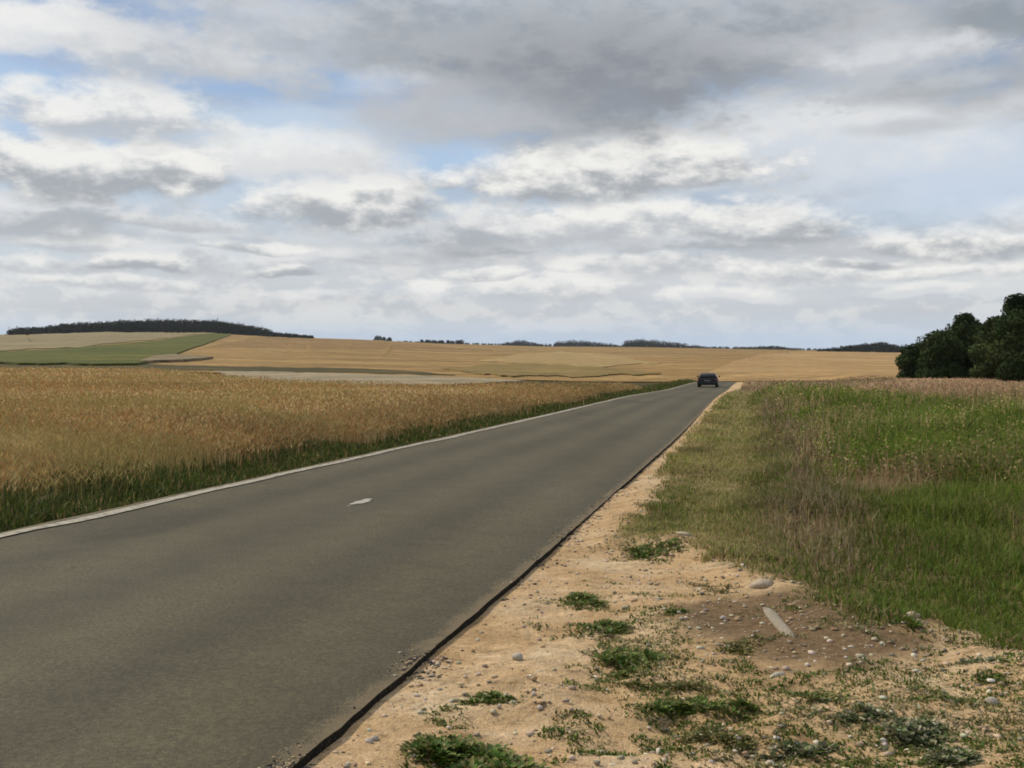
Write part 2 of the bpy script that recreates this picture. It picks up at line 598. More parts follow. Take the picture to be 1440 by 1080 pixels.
def drape(name, us, lo, hi, up, mat, label, nu=120, nv=30, jit=1.0, near=0):
    """a field between two boundary rows (lo nearer, hi farther), given in the photograph and laid on the land"""
    u = np.linspace(us[0], us[-1], nu)
    vl, vh = np.interp(u, us, lo), np.interp(u, us, hi)
    sd = len(name) * 13 + len(label)
    ends = np.minimum(1, np.minimum(np.arange(nu), np.arange(nu)[::-1]) / 6)
    vl = vl + (fbm(u / 30, u * 0, sd, 4) - 0.5) * 4.5 * ends * (jit if np.ndim(jit) == 0 else jit[0])
    vh = vh + (fbm(u / 30, u * 0 + 9, sd, 4) - 0.5) * 3.0 * ends * (jit if np.ndim(jit) == 0 else jit[1])
    pl = np.array([ground_at(a, b, 0, 60)[:2] for a, b in zip(u, vl)])
    ph = np.array([ground_at(a, b, 0, 60)[:2] for a, b in zip(u, vh)])
    # in the hollow behind the crest the near boundary is out of sight
    k = (u > 690) & (vl > 528)
    if near:
        sc_ = np.where(k, np.minimum(1, near / np.hypot(*pl.T)), 1.0)
        pl = pl * sc_[:, None]
    t = np.linspace(0, 1, nv)[:, None, None]
    # spread rows evenly in log distance
    rl, rh = np.hypot(*pl.T), np.hypot(*ph.T)
    R = np.exp(np.log(rl)[None] * (1 - t[..., 0]) + np.log(rh)[None] * t[..., 0])
    dirs = (pl / rl[:, None])[None]
    XY = dirs * R[..., None]
    Zf = height(XY[..., 0], XY[..., 1]) + up
    V = np.concatenate([XY, Zf[..., None]], -1).reshape(-1, 3)
    i, j = np.meshgrid(np.arange(nv - 1), np.arange(nu - 1), indexing='ij')
    F = np.stack([i * nu + j, i * nu + j + 1, (i + 1) * nu + j + 1, (i + 1) * nu + j], -1).reshape(-1, 4)
    s = Soup(); s.add(V, F, (0.2, 0.15, 0.07))
    G = V.reshape(nv, nu, 3)
    loop = np.concatenate([G[0], G[1:, -1], G[-1, ::-1][1:], G[::-1, 0][1:-1]])     # crop edge down to the soil
    m = len(loop); k = np.arange(m)
    s.add(np.concatenate([loop, loop - (0, 0, 0.9)]), np.stack([k, k + m, (k + 1) % m + m, (k + 1) % m], -1), (0.2, 0.15, 0.07))
    return tag(link(name, s.mesh(name, True), mat), label, None, 'structure')


m_tan = field_mat('ripe_field_far', (0.22, 0.137, 0.052), (0.31, 0.197, 0.075), (0.40, 0.275, 0.115), 0.008, (1, 2.2, 1), 0.25, 0.5)
m_gold = field_mat('ripe_field_gold', (0.28, 0.178, 0.075), (0.39, 0.25, 0.108), (0.49, 0.34, 0.165), 0.010, (1, 2.0, 1), 0.3, 1.3)
m_pale = field_mat('stubble_pale', (0.20, 0.165, 0.085), (0.26, 0.215, 0.115), (0.32, 0.265, 0.15), 0.01, (1, 2.5, 1), 0.3)
m_grey = field_mat('stubble_grey', (0.24, 0.20, 0.12), (0.31, 0.255, 0.165), (0.36, 0.30, 0.20), 0.02, (1, 2, 1), 0.3)
m_green = field_mat('green_crop', (0.070, 0.082, 0.014), (0.10, 0.108, 0.020), (0.16, 0.135, 0.035), 0.012, (1, 2, 1), 0.3)
m_olive = field_mat('olive_grass', (0.16, 0.115, 0.04), (0.23, 0.165, 0.058), (0.31, 0.22, 0.085), 0.02, (1, 2, 1), 0.3)
m_stub = field_mat('stubble_dull', (0.19, 0.15, 0.085), (0.24, 0.19, 0.11), (0.28, 0.22, 0.13), 0.03, (1, 2, 1), 0.3)
m_marg = field_mat('dark_brown_margin', (0.05, 0.04, 0.016), (0.085, 0.07, 0.026), (0.14, 0.105, 0.04), 0.03, (1, 1, 1), 0.4)  # dark brown strip between the wheat and the far slopes
m_gold2 = field_mat('light_grain', (0.28, 0.19, 0.08), (0.36, 0.255, 0.11), (0.42, 0.31, 0.15), 0.03, (1, 2.0, 1), 0.3)
m_tan2 = field_mat('reddish_grain', (0.20, 0.122, 0.048), (0.26, 0.16, 0.062), (0.32, 0.21, 0.085), 0.012, (1, 2.2, 1), 0.25, 0.9)
m_pink = field_mat('dry_grass_pink', (0.30, 0.19, 0.11), (0.40, 0.26, 0.155), (0.46, 0.33, 0.21), 0.08, (1, 1.5, 1), 1.0)

drape('ripe_field', [-350, 0, 250, 400, 620, 700, 760, 900, 1000, 1110], [516, 518, 523, 527, 533, 532, 532, 532, 532, 532], [478, 472, 468, 474, 482, 485, 486.5, 487.5, 489.5, 491], 0.05, m_tan,
      'broad brown field of ripe grain across the far slope left of the road', 160, 40, (0, 0.3), 128)
drape('golden_field', [985, 1030, 1080, 1160, 1260, 1380, 1500, 1700], [532, 532, 532, 532, 531, 530, 530, 530], [530, 509, 494.5, 494, 495, 496, 497, 498], 0.12, m_gold,
      'golden field of ripe grain beyond the meadow, left of the dark trees', 140, 40, (0, 0.5), 128)
drape('stubble_field', [-350, -100, 0, 90, 160, 240, 316], [495, 494, 494, 490, 484, 475, 467.5], [474, 472, 470, 468.5, 467.5, 467, 467.2], 0.5, m_pale,
      'pale stubble field high on the left slope, just below the long dark wood')
drape('green_field', [-350, 0, 60, 140, 190, 215, 250, 285, 325], [512, 513, 514, 515, 515.5, 510, 498, 486, 471.5], [496, 496, 493, 488, 483, 480, 475, 471, 470], 0.7, m_green,
      'wedge shaped green crop field on the left slope between stubble and brown grain')
drape('grey_stubble_strip', [195, 215, 240, 265, 300], [512, 511, 511, 509, 505], [512, 504, 501, 502, 505], 0.9, m_stub, 'small greyish bare patch beside the lower tip of the green field', 40, 8, 0.6)
drape('pale_strip', [300, 340, 400, 450, 520, 600, 680, 740], [522, 532, 540, 543, 543, 543, 540, 536], [522, 522.5, 523, 525, 527, 529, 533, 536], 0.1, m_grey,
      'narrow pale strip of stubble along the far edge of the wheat field', 100, 14, 0.5)
drape('olive_field', [620, 680, 740, 800, 860, 930], [520, 527, 531, 531, 530, 527], [520, 514, 511, 513, 519, 527], 0.3, m_olive, 'olive brown grassy patch in the dip left of the road crest', 80, 12, 1.3)
drape('pale_grain_field', [670, 730, 790, 850, 930], [508, 511, 513, 516, 512], [508, 499, 496, 499, 512], 0.3, m_gold2, 'light grain field patch on the far slope above the olive grass', 80, 12, 1.3)
drape('dark_margin', [-300, 0, 100, 200, 300, 420, 540, 640], [517, 517, 517.5, 520, 522, 524, 525.5, 529], [511.5, 511, 511.5, 513, 515, 517, 520, 528], 0.12, m_marg,
      'dark weedy margin between near wheat and the far fields', 160, 8, 0.8)
drape('upper_grain_field', [280, 360, 450, 560, 640], [490, 489, 490, 491, 489], [490, 474, 476.5, 481, 489], 0.12, m_tan2, 'reddish brown grain field at the top of the far slope right of the wood', 90, 14, 1.0)

# ------------------------------------------------------------------ the road


def ribbon(name, ys, xl, xr, z0, thick, mat, cols=13, camber=0.0, side=None):
    n = len(ys)
    t = np.linspace(0, 1, cols)
    X = xl[:, None] * (1 - t) + xr[:, None] * t
    Yg = np.repeat(ys[:, None], cols, 1)
    Zg = height(X, Yg) + z0 + camber * (1 - (2 * t - 1) ** 2)[None]
    V = np.stack([X, Yg, Zg], -1).reshape(-1, 3)
    i, j = np.meshgrid(np.arange(n - 1), np.arange(cols - 1), indexing='ij')
    F = np.stack([i * cols + j, i * cols + j + 1, (i + 1) * cols + j + 1, (i + 1) * cols + j], -1).reshape(-1, 4)
    tt = np.repeat(t[None], n, 0).ravel()                # place across the road
    s = Soup(); s.add(V, F, np.stack([tt, 0 * tt, 0 * tt], -1))
    me = s.mesh(name, True)
    o = link(name, me, mat)
    if thick:
        s2 = Soup()
        for col_ in (0, cols - 1):
            top = np.stack([X[:, col_], ys, Zg[:, col_]], -1)
            w = (fbm(ys * 6.0, ys * 0 + col_, 5, 4) - 0.5) * 0.09
            sgn = -1 if col_ == 0 else 1
            bot = top + np.stack([sgn * (0.012 + w * 0.5), 0 * ys, 0 * ys - thick], -1)
            V2 = np.stack([top, bot], 1).reshape(-1, 3)
            ii = np.arange(n - 1) * 2
            F2 = np.stack([ii, ii + 1, ii + 3, ii + 2], -1)
            if col_ == 0:
                F2 = F2[:, ::-1]
            s2.add(V2, F2, (0.03, 0.03, 0.03))
        link('asphalt_edge', s2.mesh('asphalt_edge'), side, o)
    return o


def asphalt():
    m, nt, b = new_mat('asphalt')
    n1 = nnoise(nt, 0.35, 5, 0.6, stretch=(1, 0.3, 1))
    n2 = nnoise(nt, 130, 3, 0.7)
    n3 = nnoise(nt, 3.0, 5, 0.65)
    c = nramp(nt, n1, [(0.3, (0.066, 0.057, 0.034)), (0.5, (0.078, 0.069, 0.042)), (0.72, (0.090, 0.081, 0.052))])
    g = nramp(nt, n2, [(0.25, (0.45, 0.45, 0.45)), (0.5, (0.95, 0.95, 0.95)), (0.75, (1.7, 1.66, 1.58))])
    n6 = nnoise(nt, 34, 3, 0.75)
    g = nmix(nt, 1.0, g, nramp(nt, n6, [(0.32, (0.72, 0.72, 0.72)), (0.5, (1, 1, 1)), (0.68, (1.35, 1.33, 1.28))]), 'MULTIPLY')
    h = nramp(nt, n3, [(0.3, (0.88, 0.88, 0.88)), (0.7, (1.1, 1.1, 1.1))])
    c = nmix(nt, 1.0, nmix(nt, 1.0, c, g, 'MULTIPLY'), h, 'MULTIPLY')
    at_ = nt.nodes.new('ShaderNodeAttribute'); at_.attribute_name = 'tint'
    sp = nt.nodes.new('ShaderNodeSeparateColor'); nt.links.new(at_.outputs['Color'], sp.inputs[0])
    T_ = sp.outputs[0]
    # two polished wheel tracks in each lane
    trk = nmath(nt, 'COSINE', nmath(nt, 'MULTIPLY', T_, 8 * PI), 0)
    trk = nmath(nt, 'MULTIPLY', trk, nnoise(nt, 0.5, 3, 0.6, stretch=(1, 0.25, 1)))
    c = nmix(nt, 1.0, c, nramp(nt, nmath(nt, 'ADD', nmath(nt, 'MULTIPLY', trk, 0.5), 0.5), [(0.2, (1.16, 1.15, 1.12)), (0.8, (0.86, 0.86, 0.87))]), 'MULTIPLY')
    # tarred repairs and hairline cracks
    pn = nnoise(nt, 0.22, 2, 0.4, stretch=(1.3, 0.6, 1))
    c = nmix(nt, 1.0, c, nramp(nt, pn, [(0.34, (0.78, 0.78, 0.78)), (0.37, (1, 1, 1)), (0.63, (1, 1, 1)), (0.66, (1.10, 1.09, 1.06))]), 'MULTIPLY')
    tc = nt.nodes.new('ShaderNodeTexCoord')
    dv = nt.nodes.new('ShaderNodeVectorMath'); dv.operation = 'ADD'
    dn = nt.nodes.new('ShaderNodeTexNoise'); dn.inputs['Scale'].default_value = 2.0; dn.inputs['Detail'].default_value = 4
    nt.links.new(tc.outputs['Object'], dn.inputs['Vector'])
    nt.links.new(tc.outputs['Object'], dv.inputs[0]); nt.links.new(dn.outputs[1], dv.inputs[1])
    vo = nt.nodes.new('ShaderNodeTexVoronoi'); vo.feature = 'DISTANCE_TO_EDGE'; vo.inputs['Scale'].default_value = 0.42
    nt.links.new(dv.outputs[0], vo.inputs['Vector'])
    crk = nmath(nt, 'LESS_THAN', vo.outputs['Distance'], 0.0025)
    crk = nmath(nt, 'MULTIPLY', crk, nmath(nt, 'GREATER_THAN', nnoise(nt, 0.3, 2, 0.5), 0.58))
    c = nmix(nt, nmath(nt, 'MULTIPLY', crk, 0.4), c, (0.022, 0.019, 0.015))
    # sandy grit washed on from the shoulder and verge
    e1 = nmath(nt, 'SUBTRACT', T_, 0.968); e2 = nmath(nt, 'SUBTRACT', 0.035, T_)
    ed = nmath(nt, 'MULTIPLY', nmath(nt, 'MAXIMUM', e1, e2), 30.0, True)
    gr = nmath(nt, 'GREATER_THAN', nmath(nt, 'ADD', nmath(nt, 'MULTIPLY', ed, 0.24), nmath(nt, 'ADD', nmath(nt, 'MULTIPLY', n2, 0.6), nmath(nt, 'MULTIPLY', nnoise(nt, 4, 4, 0.7), 0.4))), 0.64)
    c = nmix(nt, nmath(nt, 'MULTIPLY', gr, 0.40), c, (0.26, 0.19, 0.11))
    nt.links.new(c, b.inputs['Base Color'])
    b.inputs['Roughness'].default_value = 0.88
    b.inputs['Specular IOR Level'].default_value = 0.22
    nbump(nt, b, n2, 0.35, 0.006)
    return m


m_asph = asphalt()
m_bit, _nt, _b = new_mat('bitumen_edge')
_n = nnoise(_nt, 45, 4, 0.75)
_nt.links.new(nramp(_nt, _n, [(0.35, (0.010, 0.009, 0.007)), (0.55, (0.030, 0.026, 0.019)), (0.70, (0.085, 0.070, 0.048))]), _b.inputs['Base Color'])
_b.inputs['Roughness'].default_value = 0.95
_b.inputs['Specular IOR Level'].default_value = 0.1
nbump(_nt, _b, _n, 1.0, 0.02)
ys = RYS
wob_r = (fbm(ys * 1.1, ys * 0 + 3.3, 21, 3) - 0.5) * 0.018 + (fbm(ys * 7, ys * 0 + 1.3, 23, 3) - 0.5) * 0.024
wob_l = (fbm(ys * 1.1, ys * 0 + 8.3, 22, 4) - 0.5) * 0.10
road = ribbon('road', ys, edge_l(ys) + wob_l, edge_r(ys) + wob_r, 0.0, 0.22, m_asph, 13, 0.03, m_bit)
tag(road, 'straight grey brown asphalt country road running to a low crest', None, 'structure')


def paint_mat(name, col, wear):
    m, nt, b = new_mat(name)
    n = nnoise(nt, 9, 6, 0.75)
    n2 = nnoise(nt, 60, 3, 0.7)
    f = nmath(nt, 'ADD', nmath(nt, 'MULTIPLY', n, 0.7), nmath(nt, 'MULTIPLY', n2, 0.3))
    c = nramp(nt, f, [(wear - 0.06, (0.10, 0.09, 0.07)), (wear + 0.03, tuple(q * 0.75 for q in col)), (wear + 0.2, col)])
    nt.links.new(c, b.inputs['Base Color'])
    b.inputs['Roughness'].default_value = 0.8
    return m


m_line = paint_mat('worn_edge_line', (0.42, 0.38, 0.29), 0.47)
m_dash = paint_mat('worn_white_paint', (0.44, 0.40, 0.33), 0.44)
ly = RYS[(RYS > -20) & (RYS < 122)]
lw = 0.17 + (fbm(ly * 0.8, ly * 0, 31, 4) - 0.5) * 0.12
l0 = edge_l(ly) + 0.16 + (fbm(ly * 0.6, ly * 0 + 5, 32, 3) - 0.5) * 0.10
line = ribbon('road_edge_line', ly, l0, l0 + lw, 0.018, 0, m_line, 3)
tag(line, 'worn pale edge line along the left side of the asphalt', None, 'structure')
for k in range(len(line.data.vertices)):
    pass


def worn_patch(name, u, v, lx, ly_, mat, label):
    x, y, _ = ground_at(u, v, 0.03)
    pts = []
    n = 26
    rot = math.atan2(0.235, 1)
    for i in range(n):
        a = 2 * PI * i / n
        q = 1 + 0.28 * (random.random() - 0.5)
        px = math.copysign(abs(math.cos(a)) ** 0.6, math.cos(a)) * lx * q
        py = math.copysign(abs(math.sin(a)) ** 0.6, math.sin(a)) * ly_ * q
        pts.append((x + px * math.cos(rot) + py * math.sin(rot), y - px * math.sin(rot) + py * math.cos(rot)))
    t_ = lambda p: float(np.clip((p[0] - edge_l(p[1])) / (edge_r(p[1]) - edge_l(p[1])), 0, 1))
    s = Soup()
    for (ox, oy, sc) in ((0, 0, 1.0), (0.03, 0.20, 0.6), (-0.07, -0.16, 0.5), (-0.10, -0.36, 0.18)):
        Q = [(x + ox + (px - x) * sc, y + oy + (py - y) * sc * random.uniform(0.8, 1.2)) for px, py in pts]
        V = [(q[0], q[1], 0.036 + 0.001 * sc - 0.03 * (2 * t_(q) - 1) ** 2) for q in [(x + ox, y + oy)] + Q]
        s.add(V, [(0, 1 + i, 1 + (i + 1) % n) for i in range(n)], (0.6, 0.6, 0.6))
    return tag(link(name, s.mesh(name), mat), label, None, 'structure')


worn_patch('road_marking', 509, 707, 0.08, 0.15, m_dash, 'short worn white paint mark in the middle of the road')

# ------------------------------------------------------------------ roadside ground on the right: sand, bare soil, grass


def gpx(u, v):
    """flat roadside ground seen at a pixel"""
    d = ray(u, v)
    t = (EYE + 0.05) / -d[2]
    return d[0] * t, d[1] * t


grass_px = [(1052, 536), (1024, 548), (985, 594), (948, 636), (912, 690), (884, 735), (880, 765), (965, 766), (1015, 790), (1066, 818), (1110, 842), (1160, 868), (1225, 905), (1300, 898), (1372, 912), (1460, 945), (1640, 985)]
GP = np.array([gpx(*p) for p in grass_px])
GP = np.concatenate([GP, [[60, 4.5], [60, 126], [29, 126]]])


def in_poly(x, y, P):
    x = np.asarray(x); y = np.asarray(y)
    ins = np.zeros(x.shape, bool)
    for (x1, y1), (x2, y2) in zip(P, np.roll(P, -1, 0)):
        c = (y1 > y) != (y2 > y)
        with np.errstate(divide='ignore', invalid='ignore'):
            xi = (x2 - x1) * (y - y1) / (y2 - y1 + 1e-12) + x1
        ins ^= c & (x < xi)
    return ins


def dist_poly(x, y, P):
    d = np.full(np.shape(x), 1e9)
    for (x1, y1), (x2, y2) in zip(P, np.roll(P, -1, 0)):
        vx, vy = x2 - x1, y2 - y1
        t = np.clip(((x - x1) * vx + (y - y1) * vy) / (vx * vx + vy * vy + 1e-12), 0, 1)
        d = np.minimum(d, np.hypot(x - x1 - t * vx, y - y1 - t * vy))
    return np.where(in_poly(x, y, P), d, -d)


def grassy(x, y):
    return dist_poly(x, y, GP) + (fbm(x * 1.6, y * 1.2, 41, 4) - 0.5) * 0.9 * np.clip(y / 9, 0.25, 1.0) * (y < 16) + (fbm(x * 3, y * 1.2, 47, 3) - 0.5) * 0.25 * (y >= 16)


SX, SY = gpx(1110, 888)


def strips(x, y):
    """worn tan track and brown weedy strip, both parallel to the road"""
    off = x - edge_r(y) + (fbm(x * 0.9, y * 0.35, 171, 4) - 0.5) * 0.9
    tan = np.exp(-((off - 1.35) / 0.38) ** 2) * sstep(y, 8.5, 11) * (1 - 0.5 * sstep(y, 40, 80))
    brown = np.exp(-((off - 2.45) / 0.42) ** 2) * sstep(y, 7.5, 9.5) * (1 - 0.6 * sstep(y, 30, 60))
    return tan, brown


def soil_f(x, y):
    """bare brown soil beside the track"""
    a = ((x - SX) / 0.72) ** 2 + ((y - SY) / 1.0) ** 2
    return sstep(1.35 - a + (fbm(x * 2.5, y * 2.5, 55, 4) - 0.5) * 1.3, 0, 0.9)


def roadside_z(x, y):
    w = np.clip((x - edge_r(y)) / 0.6, 0, 1)
    b = (fbm(x * 0.9, y * 0.9, 61, 4) - 0.5) * 0.13 * w + (fbm(x * 4.5, y * 4.5, 62, 3) - 0.5) * 0.05 * w
    b = b + (fbm(x * 5.5, y * 7.5, 66, 3) - 0.5) * 0.085 * w * (y < 20) * sstep(fbm(x * 0.8, y * 0.8, 68, 2), 0.3, 0.6)
    ridge = 0.08 * np.exp(-(dist_poly(x, y, GP) / 0.35) ** 2) * (y < 14)
    return height(x, y) - 0.040 + 0.030 * (fbm(y * 1.3, x * 1.3 + 7, 67, 4) - 0.5) * np.exp(-np.clip(x - edge_r(y), 0, 9) / 0.15) + (b + ridge) * (1 - sstep(y, 60, 110)) + 0.03 * sstep(y, 20, 40)


def roadside():
    yy = np.concatenate([np.arange(-6, 2, 0.5), np.arange(2, 14, 0.06), np.geomspace(14, 128, 110)])
    ncol = 150
    t = np.linspace(0, 1, ncol) ** 1.9
    width = 46.0
    X = edge_r(yy)[:, None] - 0.25 + t[None] * (width + 0.15 * yy[:, None].clip(0))
    Yg = np.repeat(yy[:, None], ncol, 1)
    Zg = roadside_z(X, Yg)
    n = len(yy)
    V = np.stack([X, Yg, Zg], -1).reshape(-1, 3)
    i, j = np.meshgrid(np.arange(n - 1), np.arange(ncol - 1), indexing='ij')
    F = np.stack([i * ncol + j, i * ncol + j + 1, (i + 1) * ncol + j + 1, (i + 1) * ncol + j], -1).reshape(-1, 4)
    tn, bw = strips(X, Yg)
    g = (sstep(grassy(X, Yg) + (fbm(X * 7, Yg * 5, 49, 3) - 0.5) * 0.55, -0.05, 0.35) * (1 - 0.4 * tn * (fbm(X * 4, Yg * 3, 173, 3) > 0.5)) * (1 - 0.35 * bw)).ravel()
    so = np.maximum(soil_f(X, Yg), bw * 0.9).ravel()
    s = Soup(); s.add(V, F, np.stack([g, so, 0 * g], -1))
    return s.mesh('roadside', True)


def roadside_mat():
    m, nt, b = new_mat('sandy_roadside')
    a = nt.nodes.new('ShaderNodeAttribute'); a.attribute_name = 'tint'
    sep = nt.nodes.new('ShaderNodeSeparateColor')
    nt.links.new(a.outputs['Color'], sep.inputs[0])
    n1 = nnoise(nt, 1.3, 6, 0.65)
    n2 = nnoise(nt, 22, 5, 0.7)
    n3 = nnoise(nt, 90, 3, 0.7)
    n4 = nnoise(nt, 5.0, 5, 0.7, stretch=(0.8, 1.6, 1))
    sand = nramp(nt, n1, [(0.30, (0.40, 0.265, 0.135)), (0.45, (0.51, 0.348, 0.185)), (0.58, (0.56, 0.405, 0.24)), (0.72, (0.63, 0.50, 0.33))])
    speck = nramp(nt, n2, [(0.28, (0.45, 0.42, 0.40)), (0.45, (0.95, 0.95, 0.95)), (0.62, (1.05, 1.04, 1.02)), (0.75, (1.4, 1.4, 1.42))])
    grain = nramp(nt, n3, [(0.3, (0.7, 0.7, 0.7)), (0.7, (1.25, 1.25, 1.25))])
    patch = nramp(nt, n4, [(0.30, (0.50, 0.46, 0.40)), (0.44, (0.95, 0.94, 0.92)), (0.56, (1.0, 0.98, 0.95)), (0.68, (1.25, 1.27, 1.33))])
    sand = nmix(nt, 1.0, nmix(nt, 1.0, nmix(nt, 1.0, sand, speck, 'MULTIPLY'), grain, 'MULTIPLY'), patch, 'MULTIPLY')
    soil = nramp(nt, n2, [(0.3, (0.105, 0.066, 0.032)), (0.55, (0.185, 0.122, 0.064)), (0.75, (0.29, 0.21, 0.12))])
    turf = nramp(nt, n2, [(0.3, (0.085, 0.072, 0.027)), (0.55, (0.16, 0.135, 0.052)), (0.75, (0.27, 0.215, 0.10))])
    c = nmix(nt, sep.outputs[1], sand, soil)
    c = nmix(nt, sep.outputs[0], c, turf)
    nt.links.new(c, b.inputs['Base Color'])
    b.inputs['Roughness'].default_value = 0.95
    b.inputs['Specular IOR Level'].default_value = 0.15
    nbump(nt, b, nmath(nt, 'ADD', nmath(nt, 'MULTIPLY', n2, 1.0), nmath(nt, 'MULTIPLY', n3, 0.4)), 0.8, 0.03)
    return m


tag(link('roadside', roadside(), roadside_mat()), 'sandy gravel shoulder with bare soil and turf right of the road', None, 'structure')
m_brownland = m_pink
# dry pinkish ground beyond the meadow


def dry_field():
    yy = np.geomspace(14, 240, 80)
    ncol = 60
    x0 = np.where(yy < 62, 16.9 + 0 * yy, np.maximum(16.9 + (yy - 62) * 0.45, edge_r(np.minimum(yy, 240)) + 4))
    X = x0[:, None] + np.linspace(0, 1, ncol)[None] ** 1.5 * 130
    Yg = np.repeat(yy[:, None], ncol, 1)
    Zg = height(X, Yg) + 0.10
    n = len(yy)
    V = np.stack([X, Yg, Zg], -1).reshape(-1, 3)
    i, j = np.meshgrid(np.arange(n - 1), np.arange(ncol - 1), indexing='ij')
    F = np.stack([i * ncol + j, i * ncol + j + 1, (i + 1) * ncol + j + 1, (i + 1) * ncol + j], -1).reshape(-1, 4)
    s = Soup(); s.add(V, F, (0.3, 0.2, 0.1))
    return s.mesh('dry_field', True)


tag(link('dry_field', dry_field(), m_pink), 'dry pinkish brown field in front of the dark trees at right', None, 'structure')

# ------------------------------------------------------------------ blades


def blades(s, P, h, w, tint, lean=0.35, tip=0.15, az=None, curl=1.0):
    """three-sided strips: base, middle, tip; tint darker choice per blade is the blade's own colour"""
    n = len(P)
    a = rng.uniform(0, 2 * PI, n) if az is None else az
    fx, fy = np.cos(a), np.sin(a)
    la = rng.uniform(0, 2 * PI, n)
    ln = np.abs(rng.normal(0, lean, n))
    lx, ly2 = np.cos(la) * ln * h, np.sin(la) * ln * h
    wx, wy = fx * w * 0.5, fy * w * 0.5
    base = P
    mid = P + np.stack([lx * 0.35, ly2 * 0.35, h * 0.6], -1)
    top = P + np.stack([lx * curl, ly2 * curl, h * (1 - 0.25 * np.clip(ln, 0, 1))], -1)
    W_ = np.stack([wx, wy, 0 * wx], -1)
    V = np.stack([base - W_, base + W_, mid + W_ * 0.8, mid - W_ * 0.8, top], 1)
    i = np.arange(n)[:, None] * 5
    s.more(V.reshape(-1, 3), [i + np.array([[0, 1, 2, 3]]), i + np.array([[3, 2, 4]])], np.repeat(tint, 5, 0))
    return top


def ears(s, P, ln, w, tint, droop=0.5):
    """slender grain heads: two crossed kites"""
    n = len(P)
    a = rng.uniform(0, 2 * PI, n)
    d = np.stack([np.cos(a) * droop, np.sin(a) * droop, np.full(n, 0.8) - droop * 0.4], -1)
    d /= np.linalg.norm(d, axis=1)[:, None]
    side = np.stack([-np.sin(a), np.cos(a), 0 * a], -1)
    up = np.cross(d, side)
    for sd in (side, up):
        V = np.stack([P, P + d * (ln * 0.4)[:, None] + sd * (w * 0.5)[:, None], P + d * ln[:, None], P + d * (ln * 0.4)[:, None] - sd * (w * 0.5)[:, None]], 1)
        s.add(V.reshape(-1, 3), np.arange(n)[:, None] * 4 + np.array([[0, 1, 2, 3]]), np.repeat(tint, 4, 0))


def pick(cols, n, probs=None, jit=0.15):
    cols = np.array(cols)
    k = rng.choice(len(cols), n, p=probs)
    return np.clip(cols[k] * (1 + rng.normal(0, jit, (n, 1))) * (1 + rng.normal(0, jit * 0.3, (n, 3))), 0.004, 1)


def wedge(n, u0, u1, r0, r1, p=1.0):
    """points spread evenly over the view: uniform in angle, density falling with distance"""
    a = np.arctan((rng.uniform(u0, u1, n) - 720) / FPX)
    q = rng.uniform(0, 1, n)
    ir = (1 / r0) * (1 - q) + (1 / r1) * q if p == 1 else None
    r = 1 / ir if p == 1 else np.exp(np.log(r0) * (1 - q) + np.log(r1) * q)
    return np.sin(a) * r, np.cos(a) * r, r


# ---- wheat left of the road
WHEAT_FAR_U = [-500, -200, 0, 200, 260, 330, 400, 460, 520, 600, 680, 760, 880, 960, 1000]
WHEAT_FAR_V = [514, 515, 515.5, 517, 521, 528, 533, 535.5, 537, 538, 538, 537, 534, 534, 534]
wf_a = np.array([math.atan((u - 720) / FPX) for u in WHEAT_FAR_U])
wf_r = np.array([min(ground_at(u, v + 0.5, 0.78, 30)[2], 430) for u, v in zip(WHEAT_FAR_U, WHEAT_FAR_V)])
VERGE = 1.0
TOPZ = 0.58


def wheat_sheet():
    """closed body of standing grain: top surface plus the face towards the road"""
    yy = np.concatenate([np.arange(-30, 40, 1.0), np.geomspace(41, 420, 110)])
    rows, x1s = [], []
    ncol = 120
    for y in yy:
        if y <= 120:
            x1 = float(edge_l(y)) - VERGE - 0.35
        else:
            x1 = float(edge_l(120)) - VERGE + 0.21 * (y - 120)
        x0 = -260 - y * 0.4
        t = np.linspace(0, 1, ncol) ** 2.6
        x1s.append(x1)
        rows.append(x1 + (x0 - x1) * t)
    X = np.array(rows); x1c = np.array(x1s)
    Yg = np.repeat(yy[:, None], ncol, 1)
    R = np.hypot(X, Yg); A = np.arctan2(X, Yg)
    lim = np.interp(A, wf_a, wf_r, left=wf_r[0])
    lim = np.where(A < -0.9, 300, lim)
    Zg = height(X, Yg) + TOPZ + (fbm(X * 0.35, Yg * 0.35, 71, 4) - 0.5) * 0.25 + (fbm(X * 1.7, Yg * 1.7, 72, 2) - 0.5) * 0.12
    back = x1c[:, None] - X + (fbm(Yg * 0.7, X * 0.7, 77, 3) - 0.5) * 1.2
    Zg = Zg - (TOPZ + 0.3) * (1 - sstep(back, 0.1, 3.2))
    Zg[:, 0] = height(X[:, 0], yy) - 0.2
    n = len(yy)
    V = np.stack([X, Yg, Zg], -1).reshape(-1, 3)
    i, j = np.meshgrid(np.arange(n - 1), np.arange(ncol - 1), indexing='ij')
    keep = ((R < lim)[:-1, :-1] | (R < lim)[1:, 1:]).ravel()
    F = np.stack([i * ncol + j, (i + 1) * ncol + j, (i + 1) * ncol + j + 1, i * ncol + j + 1], -1).reshape(-1, 4)[keep]
    s = Soup(); s.add(V, F, (0.3, 0.2, 0.1))
    return s.mesh('wheat_field', True)


m_wheat_sheet = field_mat('standing_grain', (0.31, 0.205, 0.088), (0.40, 0.275, 0.118), (0.46, 0.335, 0.16), 0.09, (1, 1.6, 1), 1.6)
tag(link('wheat_field', wheat_sheet(), m_wheat_sheet), 'wide field of ripe brown wheat left of the road', None, 'structure')

WHEAT_C = [(0.49, 0.340, 0.150), (0.42, 0.272, 0.112), (0.55, 0.42, 0.22), (0.34, 0.212, 0.09), (0.35, 0.305, 0.13), (0.44, 0.268, 0.125)]


